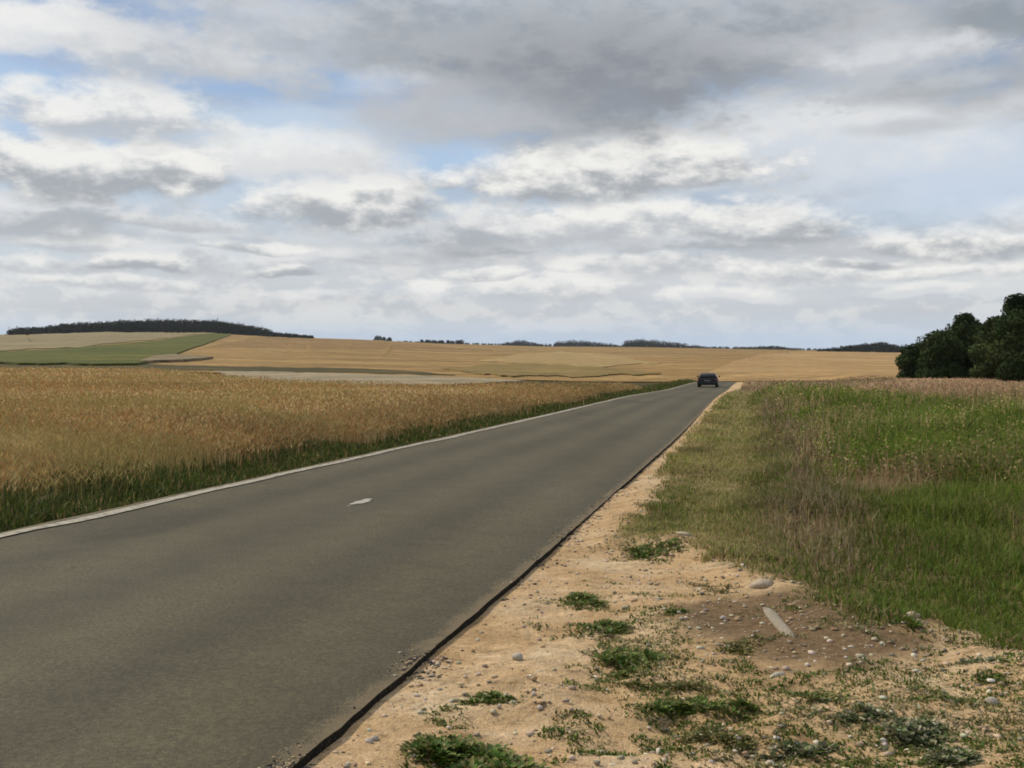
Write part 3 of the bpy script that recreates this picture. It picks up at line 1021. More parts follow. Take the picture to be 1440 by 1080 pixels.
def wheat_plants():
    s = Soup()
    for (n, r0, r1, wf, hf) in ((52000, 7, 20, 1, 1), (52000, 18, 50, 1, 1), (50000, 45, 150, 1, 1), (16000, 140, 420, 1, 1)):
        x, y, r = wedge(n, -420, 1010, r0, r1)
        k = rng.uniform(0, 1, n) < 0.16
        x = np.where(k & (y < 120), edge_l(np.minimum(y, 120)) - VERGE + 0.2 - np.abs(rng.normal(0, 1.6, n)), x); r = np.hypot(x, y)
        A = np.arctan2(x, y)
        lim = np.interp(A, wf_a, wf_r)
        ex = np.where(y < 120, edge_l(np.minimum(y, 120)), edge_l(120) + 0.21 * (y - 120)) - VERGE
        m = (x < ex + 0.15 + rng.normal(0, 0.18, n) - 0.9 * np.clip(fbm(y * 0.45, y * 0 + 2, 79, 3) - 0.45, 0, 1)) & (r < lim)
        x, y, r = x[m], y[m], r[m]
        n2 = len(x)
        z = height(x, y) - 0.1
        lush = fbm(x * 0.25, y * 0.25, 81, 4)
        ins = np.clip((np.where(y < 120, edge_l(np.minimum(y, 120)), 1e3) - VERGE - x) / 3.2, 0, 1)
        h = (0.82 + (lush - 0.5) * 0.35) * rng.uniform(0.82, 1.12, n2) * (0.42 + 0.58 * ins ** 0.7)
        w = np.maximum(0.006, r * 0.00052)
        t = pick(WHEAT_C, n2)
        tone = 0.72 + 0.6 * fbm(x * 0.16, y * 0.3, 83, 4)
        g = sstep(fbm(x * 0.12, y * 0.2, 85, 4), 0.52, 0.66)[:, None] * 0.5
        t = (t * (1 - g) + np.array([0.33, 0.30, 0.11]) * g) * tone[:, None]
        top = blades(s, np.stack([x, y, z], -1), h, w, t, 0.14)
        ears(s, top, np.maximum(0.10, r * 0.0016), np.maximum(0.014, r * 0.0009), np.clip(t * 1.12, 0, 0.8))
    return s.mesh('wheat')


tag(link('wheat', wheat_plants(), M_WHEAT), 'ripe wheat stalks and ears standing in the field left of the road', 'wheat', 'stuff')



def verge_ground():
    yy = np.concatenate([np.arange(-40, 60, 1.0), np.arange(60, 240, 2.0)])
    k = np.concatenate([[0, 0.4, 0.8, 1.3, 2.0, 3, 5], np.linspace(8, 60, 12)])
    X = edge_l(yy)[:, None] + 0.25 - k[None]
    Yg = np.repeat(yy[:, None], len(k), 1)
    Zg = height(X, Yg) - 0.05 - 0.05 * sstep(k, 0, 0.5)[None] + (fbm(X * 1.3, Yg * 1.3, 64, 3) - 0.5) * 0.06
    n, nc = X.shape
    i, j = np.meshgrid(np.arange(n - 1), np.arange(nc - 1), indexing='ij')
    F = np.stack([i * nc + j, (i + 1) * nc + j, (i + 1) * nc + j + 1, i * nc + j + 1], -1).reshape(-1, 4)
    s = Soup(); s.add(np.stack([X, Yg, Zg], -1).reshape(-1, 3), F, (0.1, 0.1, 0.05))
    return s.mesh('verge_ground', True)


m_verge = field_mat('verge_soil', (0.07, 0.06, 0.025), (0.10, 0.085, 0.035), (0.15, 0.12, 0.055), 0.8, fine=9)
tag(link('verge_ground', verge_ground(), m_verge), 'soil of the verge and field edge left of the road', None, 'structure')

# ---- grassy verge on the left
GREEN = [(0.062, 0.090, 0.018), (0.085, 0.118, 0.026), (0.044, 0.064, 0.016), (0.11, 0.125, 0.035), (0.15, 0.13, 0.05)]


def left_verge():
    s = Soup()
    for (n, y0, y1) in ((40000, 6, 18), (34000, 16, 45), (30000, 40, 170)):
        q = rng.uniform(0, 1, n)
        y = 1 / ((1 / y0) * (1 - q) + (1 / y1) * q)
        k = rng.beta(1.1, 1.2, n)
        x = edge_l(y) - 0.02 - k * (VERGE + 0.9)
        r = np.hypot(x, y)
        z = height(x, y) - 0.12
        h = (0.14 + 0.72 * k ** 0.8) * rng.uniform(0.6, 1.25, n) * (0.45 + 1.1 * fbm(y * 0.5, y * 0, 91, 3)) * (1 - 0.52 * sstep(y, 9.5, 17))
        w = np.maximum(0.012, r * 0.0008) * rng.uniform(0.7, 1.8, n)
        t = pick(GREEN, n, [0.28, 0.24, 0.24, 0.16, 0.08])
        dry = (rng.uniform(0, 1, n) < 0.10 + 0.25 * sstep(k, 0.7, 1))[:, None]
        t = np.where(dry, pick(WHEAT_C, n) * 0.75, t)
        blades(s, np.stack([x, y, z], -1), h, w, t, 0.5)
    return s.mesh('verge_grass')


tag(link('verge_grass', left_verge(), M_GRASS), 'dark green weedy grass verge along the left edge of the road', 'grass', 'stuff')

# ---- right: dry verge and taller meadow
MEAD = [(0.125, 0.178, 0.026), (0.148, 0.205, 0.032), (0.095, 0.138, 0.025), (0.20, 0.21, 0.05), (0.27, 0.22, 0.09)]
DRYV = [(0.29, 0.26, 0.095), (0.36, 0.30, 0.125), (0.20, 0.205, 0.065), (0.42, 0.33, 0.155)]
BROWN = [(0.32, 0.23, 0.12), (0.25, 0.175, 0.09), (0.40, 0.31, 0.17)]


def right_grass():
    sv, sm = Soup(), Soup()
    for (n, r0, r1, u0, u1) in ((75000, 5, 14, 860, 1860), (85000, 12, 34, 860, 1860), (70000, 30, 125, 860, 1860), (60000, 9, 60, 870, 1110)):
        x, y, r = wedge(n, u0, u1, r0, r1)
        ex = edge_r(y)
        off = x - ex
        m = (off > 0.05) & (x < 17.2 + rng.normal(0, 0.4, n)) & (grassy(x, y) > rng.uniform(-0.1, 0.15, n))
        x, y, r, off = x[m], y[m], r[m], off[m]
        tn0, bw0 = strips(x, y)
        m = (rng.uniform(0, 1, len(x)) > 0.22 * tn0 + 0.5 * bw0 * (fbm(x * 1.6, y * 0.9, 177, 3) > 0.46)) & (fbm(x * 6, y * 4.5, 119, 3) + 0.6 * sstep(grassy(x, y), 0.0, 0.35) > 0.46)
        x, y, r, off = x[m], y[m], r[m], off[m]
        n2 = len(x)
        tall = sstep(off + (fbm(x * 0.6, y * 0.4, 101, 3) - 0.5) * 1.8, 1.7, 3.4) * sstep(y + (fbm(x * 0.5, y * 0.5, 103, 3) - 0.5) * 5, 10, 19)
        P = np.stack([x, y, roadside_z(x, y) - 0.03], -1)
        nz = fbm(x * 0.55, y * 0.35, 105, 4)
        nb = fbm(x * 0.9, y * 0.5, 107, 4)
        green = pick(MEAD, n2, [0.3, 0.26, 0.24, 0.14, 0.06])
        dry = pick(DRYV, n2)
        brown = pick(BROWN, n2)
        # near the road yellowish short turf, a greener pocket by the sand, brown stems in the first metres of the meadow
        gpk = np.exp(-(((x - gpx(935, 715)[0]) / 0.75) ** 2 + ((y - gpx(935, 715)[1]) / 2.2) ** 2))
        fd = np.clip(0.95 - 0.75 * sstep(off, 1.0, 2.4) + (nz - 0.5) * 2.6 - 1.1 * gpk - 0.45 * sstep(y, 15, 8) * sstep(off, 1.6, 3.0), 0, 1)
        t = np.where((rng.uniform(0, 1, n2) < fd)[:, None], dry, green)
        fb = sstep(nb, 0.52, 0.66) * (0.35 + 0.5 * np.exp(-((off - 3.3) / 1.3) ** 2) * sstep(y, 9, 13))
        t = np.where((rng.uniform(0, 1, n2) < fb)[:, None], brown, t)
        t = t * (0.45 + 1.25 * fbm(x * 0.9 + 3, y * 0.5, 109, 4))[:, None]
        low = sstep(y, 14, 9) * sstep(off, 1.5, 3)
        t = t * (1 - 0.25 * low[:, None])
        tn, bw = strips(x, y)
        t = np.where((rng.uniform(0, 1, n2) < tn * 0.9)[:, None], pick([(0.36, 0.31, 0.12), (0.42, 0.345, 0.16), (0.27, 0.26, 0.085), (0.20, 0.22, 0.06)], n2), t)
        t = np.where((rng.uniform(0, 1, n2) < bw * 0.72)[:, None], pick([(0.22, 0.155, 0.085), (0.31, 0.23, 0.13), (0.16, 0.125, 0.06), (0.40, 0.31, 0.2)], n2), t)
        edge = sstep(x, 14.5, 17)[:, None]
        t = np.where(rng.uniform(0, 1, (n2, 1)) < edge * 0.7, brown, t)
        h = (0.085 + 0.07 * nz + (0.26 + 0.28 * nz) * tall + 0.05 * sstep(off, 2, 4)) * rng.uniform(0.6, 1.3, n2)
        gd = grassy(x, y)
        h = h * np.where(y < 16, 0.62 + 0.38 * sstep(gd, 0.1, 2.0), 1)
        h = h * (0.45 + 1.1 * fbm(x * 1.3, y * 0.9, 113, 3)) * (1 - 0.15 * tn) + 0.10 * bw
        w = np.maximum(0.009, r * 0.0008) * rng.uniform(0.7, 1.6, n2) * (1 + 0.5 * tall)
        tl = tall > 0.4
        blades(sv, P[~tl], h[~tl], w[~tl], t[~tl], 0.75)
        top = blades(sm, P[tl], h[tl], w[tl], t[tl], 0.45)
        # seed heads and small leaves on part of the tall stems
        k = rng.uniform(0, 1, len(top)) < 0.3
        ears(sm, top[k], np.maximum(0.05, r[tl][k] * 0.0018), np.maximum(0.03, r[tl][k] * 0.0014), t[tl][k] * rng.uniform(0.9, 1.6, (k.sum(), 1)), 0.9)
    return sv.mesh('turf_grass'), sm.mesh('meadow_grass')


me_v, me_m = right_grass()
tag(link('turf_grass', me_v, M_GRASS), 'short yellowish turf between sandy shoulder and tall meadow', 'grass', 'stuff')
tag(link('meadow_grass', me_m, M_GRASS), 'tall green meadow grass with brown stems right of the road', 'grass', 'stuff')


def dry_grass():
    s = Soup()
    for (n, r0, r1) in ((30000, 24, 60), (22000, 55, 170)):
        x, y, r = wedge(n, 1040, 1700, r0, r1)
        m = (x > 16.6 + rng.normal(0, 0.3, n)) & (x > edge_r(np.minimum(y, 239)) + 1)
        x, y, r = x[m], y[m], r[m]
        nz = fbm(x * 0.2, y * 0.2, 121, 4)
        t = pick([(0.40, 0.27, 0.17), (0.33, 0.21, 0.13), (0.46, 0.34, 0.21), (0.25, 0.20, 0.09)], len(x)) * (0.7 + 0.6 * nz[:, None])
        blades(s, np.stack([x, y, height(x, y) + 0.05], -1), rng.uniform(0.12, 0.32, len(x)), np.maximum(0.012, r * 0.0009), t, 0.6)
    return s.mesh('dry_grass')


tag(link('dry_grass', dry_grass(), M_GRASS), 'low dry pinkish grass between the green meadow and the trees', 'grass', 'stuff')

# ------------------------------------------------------------------ trees
M_BARK = plain('bark', (0.055, 0.042, 0.03), 0.9, spec=0.2)


def tube(bm, pts, rads, n=8):
    prev = None
    for k, (p, r) in enumerate(zip(pts, rads)):
        p = Vector(p)
        d = (Vector(pts[min(k + 1, len(pts) - 1)]) - Vector(pts[max(k - 1, 0)])).normalized()
        a = d.orthogonal().normalized()
        b = d.cross(a)
        ring = [bm.verts.new(p + (a * math.cos(2 * PI * i / n) + b * math.sin(2 * PI * i / n)) * r) for i in range(n)]
        if prev:
            for i in range(n):
                bm.faces.new((prev[i], prev[(i + 1) % n], ring[(i + 1) % n], ring[i]))
        prev = ring
    bm.faces.new(prev)


def leaf_cloud(s, centres, radii, n, size, tints, flat=0.8):
    """leaf faces spread through overlapping lobes, denser at their skin"""
    centres, radii = np.asarray(centres, float), np.asarray(radii, float)
    pr = radii ** 2 / (radii ** 2).sum()
    k = rng.choice(len(centres), n, p=pr)
    d = rng.normal(0, 1, (n, 3)); d /= np.linalg.norm(d, axis=1)[:, None]
    q = rng.uniform(0.25, 1, n) ** 0.45
    clump = 0.78 + 0.44 * vnoise(d[:, 0] * 2.6 + k * 7.1, d[:, 2] * 2.6 + d[:, 1] * 2.2 + k * 3.3, 5)
    P = centres[k] + d * (radii[k] * q * clump)[:, None] * np.array([1, 1, flat])
    a = d + rng.normal(0, 0.6, (n, 3)); a /= np.linalg.norm(a, axis=1)[:, None]
    t1 = np.cross(a, rng.normal(0, 1, (n, 3))); t1 /= np.linalg.norm(t1, axis=1)[:, None]
    t2 = np.cross(a, t1)
    sz = size * rng.uniform(0.6, 1.4, n)[:, None]
    V = np.stack([P - t1 * sz, P + t2 * sz * 0.55, P + t1 * sz, P - t2 * sz * 0.55], 1)
    ct = pick(tints, len(centres), jit=0.12)[k] * (1 + rng.normal(0, 0.18, (n, 1)))
    s.add(V.reshape(-1, 3), np.arange(n)[:, None] * 4 + np.array([[0, 1, 2, 3]]), np.repeat(np.clip(ct, 0.003, 1), 4, 0))


def make_tree(name, cat, label, x, y, H, rad, lobes, leaves, tints, low=0.08, size=0.15, seed=1, trunk=0.22, group=None):
    rs = np.random.default_rng(seed)
    z0 = float(height(x, y))
    root = tag(empty(name, (x, y, z0)), label, cat, None, group)
    C, Rr = [], []
    for i in range(lobes):
        f = (i + 0.5) / lobes
        zc = H * (low + 0.14 + (0.80 - low) * f ** 0.9)
        wr = rad * (0.95 if f < 0.55 else 0.95 * (1 - (f - 0.55) / 0.45 * 0.72))
        a = rs.uniform(0, 2 * PI)
        q = wr * rs.uniform(0.25, 0.72)
        C.append((math.cos(a) * q, math.sin(a) * q, zc))
        Rr.append(rad * rs.uniform(0.34, 0.5) * (1.0 if f < 0.7 else 0.8))
    for i in range(5):                                   # skirts and a stem-hugging core
        a = rs.uniform(0, 2 * PI)
        C.append((math.cos(a) * rad * 0.55, math.sin(a) * rad * 0.55, H * (low + 0.10))); Rr.append(rad * 0.42)
    for f in (0.3, 0.5, 0.68):                           # dense heart of the crown
        C.append((0, 0, H * f)); Rr.append(rad * 0.72)
    s = Soup()
    leaf_cloud(s, C, Rr, leaves, size, tints)
    link('crown', s.mesh('crown'), M_LEAF, root)
    bm = bmesh.new()
    tube(bm, [(0, 0, -0.4), (0.05, 0, H * 0.2), (-0.05, 0.08, H * 0.5), (0, 0, H * 0.8)], [trunk, trunk * 0.8, trunk * 0.5, trunk * 0.15])
    for i in range(7):
        c = Vector(C[rs.integers(0, lobes)])
        b0 = Vector((0, 0, min(c.z * 0.6, H * 0.6)))
        m_ = b0.lerp(c, 0.5) + Vector((0, 0, -0.1))
        tube(bm, [b0, m_, c], [trunk * 0.4, trunk * 0.28, trunk * 0.08], 6)
    me = bpy.data.meshes.new('trunk'); bm.to_mesh(me); bm.free()
    link('trunk', me, M_BARK, root)
    return root


TREE_T = [(0.026, 0.046, 0.012), (0.036, 0.058, 0.016), (0.018, 0.032, 0.009), (0.046, 0.064, 0.020)]
TREE_L = [(0.045, 0.064, 0.020), (0.056, 0.074, 0.025), (0.034, 0.052, 0.015)]


def at(u, r):
    a = math.atan((u - 720) / FPX)
    return math.sin(a) * r, math.cos(a) * r


def tree_at(name, cat, label, u, r, top_v, half_w, **k):
    x, y = at(u, r)
    H = (EYE + (HOR - top_v) / FPX * y) - float(height(x, y))
    return make_tree(name, cat, label, x, y, H * 0.97, half_w / FPX * y * 1.04, tints=k.pop('tints', TREE_T), **k)


tree_at('tree', 'tree', 'tallest dark tree, cut by the right edge of the view', 1438, 112, 412, 50, lobes=22, leaves=46000, seed=3, low=0.02)
tree_at('tree', 'tree', 'dark round topped tree, second tallest, left of the tallest tree', 1362, 132, 438, 36, lobes=19, leaves=36000, seed=8, low=0.03)
tree_at('tree', 'tree', 'shorter paler tree filling the gap between the two tall dark trees', 1396, 124, 446, 34, lobes=16, leaves=26000, seed=12, low=0.02, tints=TREE_L)
tree_at('tree', 'tree', 'dark tree at the far right end of the clump, mostly beyond the view', 1505, 116, 425, 44, lobes=18, leaves=26000, seed=15, low=0.03)
tree_at('bush', 'bush', 'low dark bush at the left foot of the round topped tree', 1322, 128, 466, 40, lobes=14, leaves=22000, seed=21, low=-0.02)
tree_at('bush', 'bush', 'lowest leftmost bush of the dark tree clump, tapering to the ground', 1290, 130, 484, 32, lobes=11, leaves=15000, seed=25, low=-0.05)

# ---- far woods and tree lines on the skyline
FAR_T = [(0.012, 0.020, 0.008), (0.016, 0.024, 0.010), (0.009, 0.015, 0.006)]

FAR_HAZY = [(0.045, 0.056, 0.048), (0.055, 0.066, 0.058), (0.036, 0.046, 0.040)]  # leaf colour paled and blued, haze of distance painted into the tint


def treeline(name, label, us, tops, bases, r, n, leaves, depth=40, tints=FAR_T, gap=0.0, size=1.1, cat='trees'):
    """a wood seen from far off: hundreds of crowns standing side by side on the ridge"""
    s = Soup()
    C, Rr = [], []
    for i in range(n):
        u = us[0] + (us[-1] - us[0]) * (i + random.uniform(-0.6, 1.6)) / n
        u = min(max(u, us[0]), us[-1])
        if gap and vnoise(u * 0.05, 3.3, 9) < gap:
            continue
        rr = r + random.uniform(-depth, depth)
        x, y = at(u, rr)
        top = EYE + (HOR - np.interp(u, us, tops)) / FPX * y
        base = float(height(x, y)) - 2
        zt = base + max(top - base, 2.5) * random.uniform(0.88, 1.04)
        hh = zt - base
        cr = min(max(hh * 0.42, 2.5), 9)
        C.append((x, y, zt - cr * 0.85)); Rr.append(cr * random.uniform(0.8, 1.2))
        C.append((x + random.uniform(-2, 2), y, base + hh * 0.32)); Rr.append(cr * 1.05)
    leaf_cloud(s, C, Rr, leaves, size, tints, 0.95)
    # stems
    q = np.array(C[::2])
    V = np.stack([q + (-0.4, 0, 0), q + (0.4, 0, 0), np.column_stack([q[:, 0] + 0.5, q[:, 1], height(q[:, 0], q[:, 1]) - 2]), np.column_stack([q[:, 0] - 0.5, q[:, 1], height(q[:, 0], q[:, 1]) - 2])], 1)
    s.add(V.reshape(-1, 3), np.arange(len(q))[:, None] * 4 + np.array([[0, 1, 2, 3]]), (0.03, 0.025, 0.02))
    return tag(link(name, s.mesh(name), M_LEAF), label, cat, 'stuff')


treeline('far_wood', 'long dark flat topped wood on the left hilltop', [14, 60, 100, 160, 200, 260, 310, 345, 380], [462, 459, 455, 452, 450, 450, 451, 457, 463], None, 1580, 420, 60000, 50)
treeline('far_wood', 'low dark trees trailing off right of the hilltop wood', [378, 410, 440], [466, 469, 472], None, 1590, 50, 5000, 30)
treeline('far_trees', 'thin broken line of bluish trees on the skyline left of centre', [500, 525, 560, 610, 640, 665, 690], [476, 471, 477, 478, 479, 477, 484], None, 1900, 60, 5000, 60, gap=0.45, tints=FAR_HAZY)
treeline('far_trees', 'small bluish clump of trees on the skyline at the middle', [705, 735, 765], [482, 478, 484], None, 2300, 36, 3500, 60, tints=FAR_HAZY)
treeline('far_trees', 'grey blue tree clump on the skyline left of the road crest', [780, 810, 862], [480, 478, 483], None, 2200, 60, 5000, 60, tints=FAR_HAZY)
treeline('far_trees', 'darkest of the blue grey tree clumps, above the far end of the road', [878, 900, 930, 960, 1000], [479, 477, 479, 483, 488], None, 2100, 90, 8000, 60, tints=FAR_HAZY)
treeline('far_hedge', 'faint low blue grey hedge running along the skyline behind the tree clumps', [560, 700, 800, 900, 1000, 1130, 1200, 1270], [479, 483, 484, 485, 487, 489.5, 490.5, 491], None, 2150, 300, 16000, 40, tints=FAR_HAZY, cat='hedge')
treeline('far_trees', 'very thin far line of trees right of the road crest', [1030, 1060, 1090, 1118], [489, 487, 486, 490], None, 2200, 60, 4500, 60, tints=FAR_HAZY)
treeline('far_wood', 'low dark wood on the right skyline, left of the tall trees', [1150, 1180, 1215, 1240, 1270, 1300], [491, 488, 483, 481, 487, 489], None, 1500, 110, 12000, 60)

# ------------------------------------------------------------------ the car


def car_mats():
    m = {}
    m['paint'] = plain('dark_paint', (0.006, 0.006, 0.007), 0.4, spec=0.3)
    m['glass'] = plain('dark_glass', (0.008, 0.009, 0.010), 0.12, spec=0.3)
    m['tyre'] = plain('tyre_rubber', (0.015, 0.015, 0.015), 0.85)
    m['rim'] = plain('alloy', (0.35, 0.35, 0.36), 0.35, 0.8)
    m['lamp'] = plain('red_lens', (0.12, 0.006, 0.006), 0.3)
    m['trim'] = plain('black_trim', (0.02, 0.02, 0.02), 0.6)
    m['plate'] = plain('number_plate', (0.16, 0.15, 0.13), 0.5)
    return m


def loft(bm, secs):
    prev = None
    for sec in secs:
        ring = [bm.verts.new(p) for p in sec]
        if prev:
            n = len(ring)
            for i in range(n):
                bm.faces.new((prev[i], prev[(i + 1) % n], ring[(i + 1) % n], ring[i]))
        else:
            bm.faces.new(ring[::-1])
        prev = ring
    bm.faces.new(prev)
    bmesh.ops.recalc_face_normals(bm, faces=bm.faces)


def bm_obj(name, bm, mat, parent, smooth=True, bevel=0):
    me = bpy.data.meshes.new(name)
    bm.to_mesh(me); bm.free()
    o = link(name, me, mat, parent)
    if smooth:
        for p in me.polygons: p.use_smooth = True
    if bevel:
        md = o.modifiers.new('soft', 'BEVEL'); md.width = bevel; md.segments = 2; md.limit_method = 'ANGLE'
    return o


def build_car(loc, rz):
    M = car_mats()

    root = tag(empty('car', loc, rz), 'small dark car far along the road near the crest', 'car')
    # local axes: +y forward (away), x sideways; length 3.9 m, width 1.7 m
    prof = [(-1.95, .34, .62, .78), (-1.88, .26, .86, .83), (-1.55, .22, .93, .85), (-0.6, .2, .95, .86), (0.55, .2, .93, .86), (1.1, .2, .87, .84), (1.6, .23, .78, .81), (1.88, .3, .66, .74), (1.95, .38, .58, .68)]
    secs = []
    for (y, zb, zt, hw) in prof:
        zm = zb + (zt - zb) * 0.55
        secs.append([(-hw * .93, y, zb), (-hw, y, zb + .1), (-hw, y, zm), (-hw * .95, y, zt - .03), (-hw * .85, y, zt), (hw * .85, y, zt), (hw * .95, y, zt - .03), (hw, y, zm), (hw, y, zb + .1), (hw * .93, y, zb)])
    bm = bmesh.new(); loft(bm, secs)
    bm_obj('body', bm, M['paint'], root)
    cab = [(-1.72, .92, 1.03, .74, .72), (-1.45, .92, 1.24, .76, .62), (-1.1, .93, 1.32, .77, .60), (-0.3, .93, 1.35, .78, .60), (0.25, .93, 1.30, .78, .60), (0.95, .88, .95, .76, .72)]
    bm = bmesh.new()
    loft(bm, [[(-hb, y, zb), (-ht, y, zt - .05), (-ht * .88, y, zt), (ht * .88, y, zt), (ht, y, zt - .05), (hb, y, zb)] for (y, zb, zt, hb, ht) in cab])
    cabin = bm_obj('cabin', bm, M['paint'], root)

    def panel(name, pts, mat, off):
        bm = bmesh.new()
        vs = [bm.verts.new(p) for p in pts]
        vb = [bm.verts.new(Vector(p) - Vector(off) * 3) for p in pts]
        bm.faces.new(vs); bm.faces.new(vb[::-1])
        for i in range(len(vs)):
            j = (i + 1) % len(vs)
            bm.faces.new((vs[j], vs[i], vb[i], vb[j]))
        bmesh.ops.recalc_face_normals(bm, faces=bm.faces)
        return bm_obj(name, bm, mat, root, False)
    panel('rear_window', [(-.60, -1.70, 1.00), (.60, -1.70, 1.00), (.54, -1.47, 1.22), (-.54, -1.47, 1.22)], M['glass'], (0, -.012, .006))
    panel('windscreen', [(-.62, .92, .99), (.62, .92, .99), (.54, .32, 1.27), (-.54, .32, 1.27)], M['glass'], (0, .008, .012))
    for sx in (-1, 1):
        panel('side_window', [(sx * .775, -1.35, .97), (sx * .775, -.35, .97), (sx * .635, -.35, 1.27), (sx * .635, -1.15, 1.25)], M['glass'], (sx * .012, 0, .004))
        panel('side_window', [(sx * .775, -.25, .97), (sx * .765, .72, .96), (sx * .635, .18, 1.25), (sx * .635, -.25, 1.27)], M['glass'], (sx * .012, 0, .004))
        panel('tail_light', [(sx * .60, -1.965, .66), (sx * .80, -1.94, .66), (sx * .80, -1.90, .86), (sx * .64, -1.93, .86)], M['lamp'], (0, -.015, 0))
        panel('mirror', [(sx * .86, .50, .95), (sx * 1.00, .48, .95), (sx * 1.00, .48, 1.07), (sx * .86, .50, 1.07)], M['paint'], (0, -.025, 0))
        for y in (-1.22, 1.22):
            bm = bmesh.new()
            bmesh.ops.create_cone(bm, cap_ends=True, segments=20, radius1=.30, radius2=.30, depth=.19, matrix=Matrix.Translation((sx * .75, y, .30)) @ Matrix.Rotation(PI / 2, 4, 'Y'))
            wh = bm_obj('wheel', bm, M['tyre'], root, False, 0.03)
            bm = bmesh.new()
            bmesh.ops.create_cone(bm, cap_ends=True, segments=16, radius1=.19, radius2=.19, depth=.02, matrix=Matrix.Translation((sx * .85, y, .30)) @ Matrix.Rotation(PI / 2, 4, 'Y'))
            bm_obj('rim', bm, M['rim'], wh, False)
    panel('bumper', [(-.78, -1.99, .34), (.78, -1.99, .34), (.78, -1.99, .54), (-.78, -1.99, .54)], M['trim'], (0, -.03, 0))
    panel('number_plate', [(-.26, -2.005, .58), (.26, -2.005, .58), (.26, -2.0, .69), (-.26, -2.0, .69)], M['plate'], (0, -.008, 0))
    return root


cy = 93.0
cx_ = float(edge_l(cy) * 0.40 + edge_r(cy) * 0.60)
car = build_car((cx_, cy, float(height(cx_, cy)) + 0.03), -math.atan(0.222))

car.scale = (1, 1, 0.9)

# ------------------------------------------------------------------ foreground: weeds, stones


def weed(label, u, v, ru, rv, n, tint, hgt=0.10, seed=0, name='weed_tuft', group=None, upright=0.5):
    """a low clump: leaves fan out from several crowns, ru x rv its half size in the photograph"""
    rs = np.random.default_rng(seed + 500)
    x0, y0 = gpx(u, v)
    sx = 1.35 * ru / FPX * y0
    sy = max(rv * y0 * y0 / (FPX * 1.69) * 1.15, sx * 0.5)
    s = Soup()
    n = int(max(n, 280) * 3.6)
    nc = rs.integers(8, 15)                              # rosettes grown together in a ragged chain
    cr = rs.uniform(0.3, 0.5, nc)
    cx, cyy = [0.0], [0.0]
    for k in range(1, nc):
        j = rs.integers(max(0, k - 3), k)
        b_ = rs.uniform(0, 2 * PI)
        cx.append(float(np.clip(cx[j] + math.cos(b_) * (cr[j] + cr[k]) * 0.5, -1, 1)))
        cyy.append(float(np.clip(cyy[j] + math.sin(b_) * (cr[j] + cr[k]) * 0.5, -1, 1)))
    cx, cyy = np.array(cx), np.array(cyy)
    cx, cyy = cx - np.average(cx, weights=cr), cyy - np.average(cyy, weights=cr)
    kc = rs.choice(nc, n, p=cr / cr.sum())
    q = rs.uniform(0, 1, n) ** 0.7; a = rs.uniform(0, 2 * PI, n)
    stray = np.where(rs.uniform(0, 1, n) < 0.06, 1.35, 1.0)
    px = (cx[kc] + np.cos(a) * q * cr[kc] * stray) * sx * 0.85
    py = (cyy[kc] + np.sin(a) * q * cr[kc] * stray) * sy * 0.85
    hgt = hgt * 0.45
    z = roadside_z(x0 + px, y0 + py) - roadside_z(x0, y0) - 0.005
    P = np.stack([px, py, z], -1)
    la = a + rs.normal(0, 0.9, n)
    ln = hgt * rs.uniform(0.5, 1.3, n) * (1.15 - 0.5 * q)
    wd = ln * rs.uniform(0.14, 0.30, n)
    d = np.stack([np.cos(la), np.sin(la), np.abs(rs.normal(upright, 0.35, n)) + (1 - q) * 0.9], -1)
    d /= np.linalg.norm(d, axis=1)[:, None]
    sd = np.stack([-np.sin(la), np.cos(la), 0 * la], -1) * wd[:, None]
    tip = P + d * ln[:, None]
    tip[:, 2] -= 0.18 * ln
    m1 = P + d * (ln * 0.5)[:, None]
    fold = np.stack([0 * wd, 0 * wd, wd * 0.35], -1)
    V = np.stack([P, m1 + sd + fold, tip, m1 - sd + fold, m1], 1)
    k = np.arange(n)[:, None] * 5
    t = pick(tint, n, jit=0.2)
    s.more(V.reshape(-1, 3), [k + np.array([[0, 4, 1]]), k + np.array([[1, 4, 2]]), k + np.array([[4, 3, 2]]), k + np.array([[0, 3, 4]])], np.repeat(t, 5, 0))
    o = link(name, s.mesh(name), M_WEED)
    o.location = (x0, y0, float(roadside_z(x0, y0)))
    return tag(o, label, 'weed', None, group)


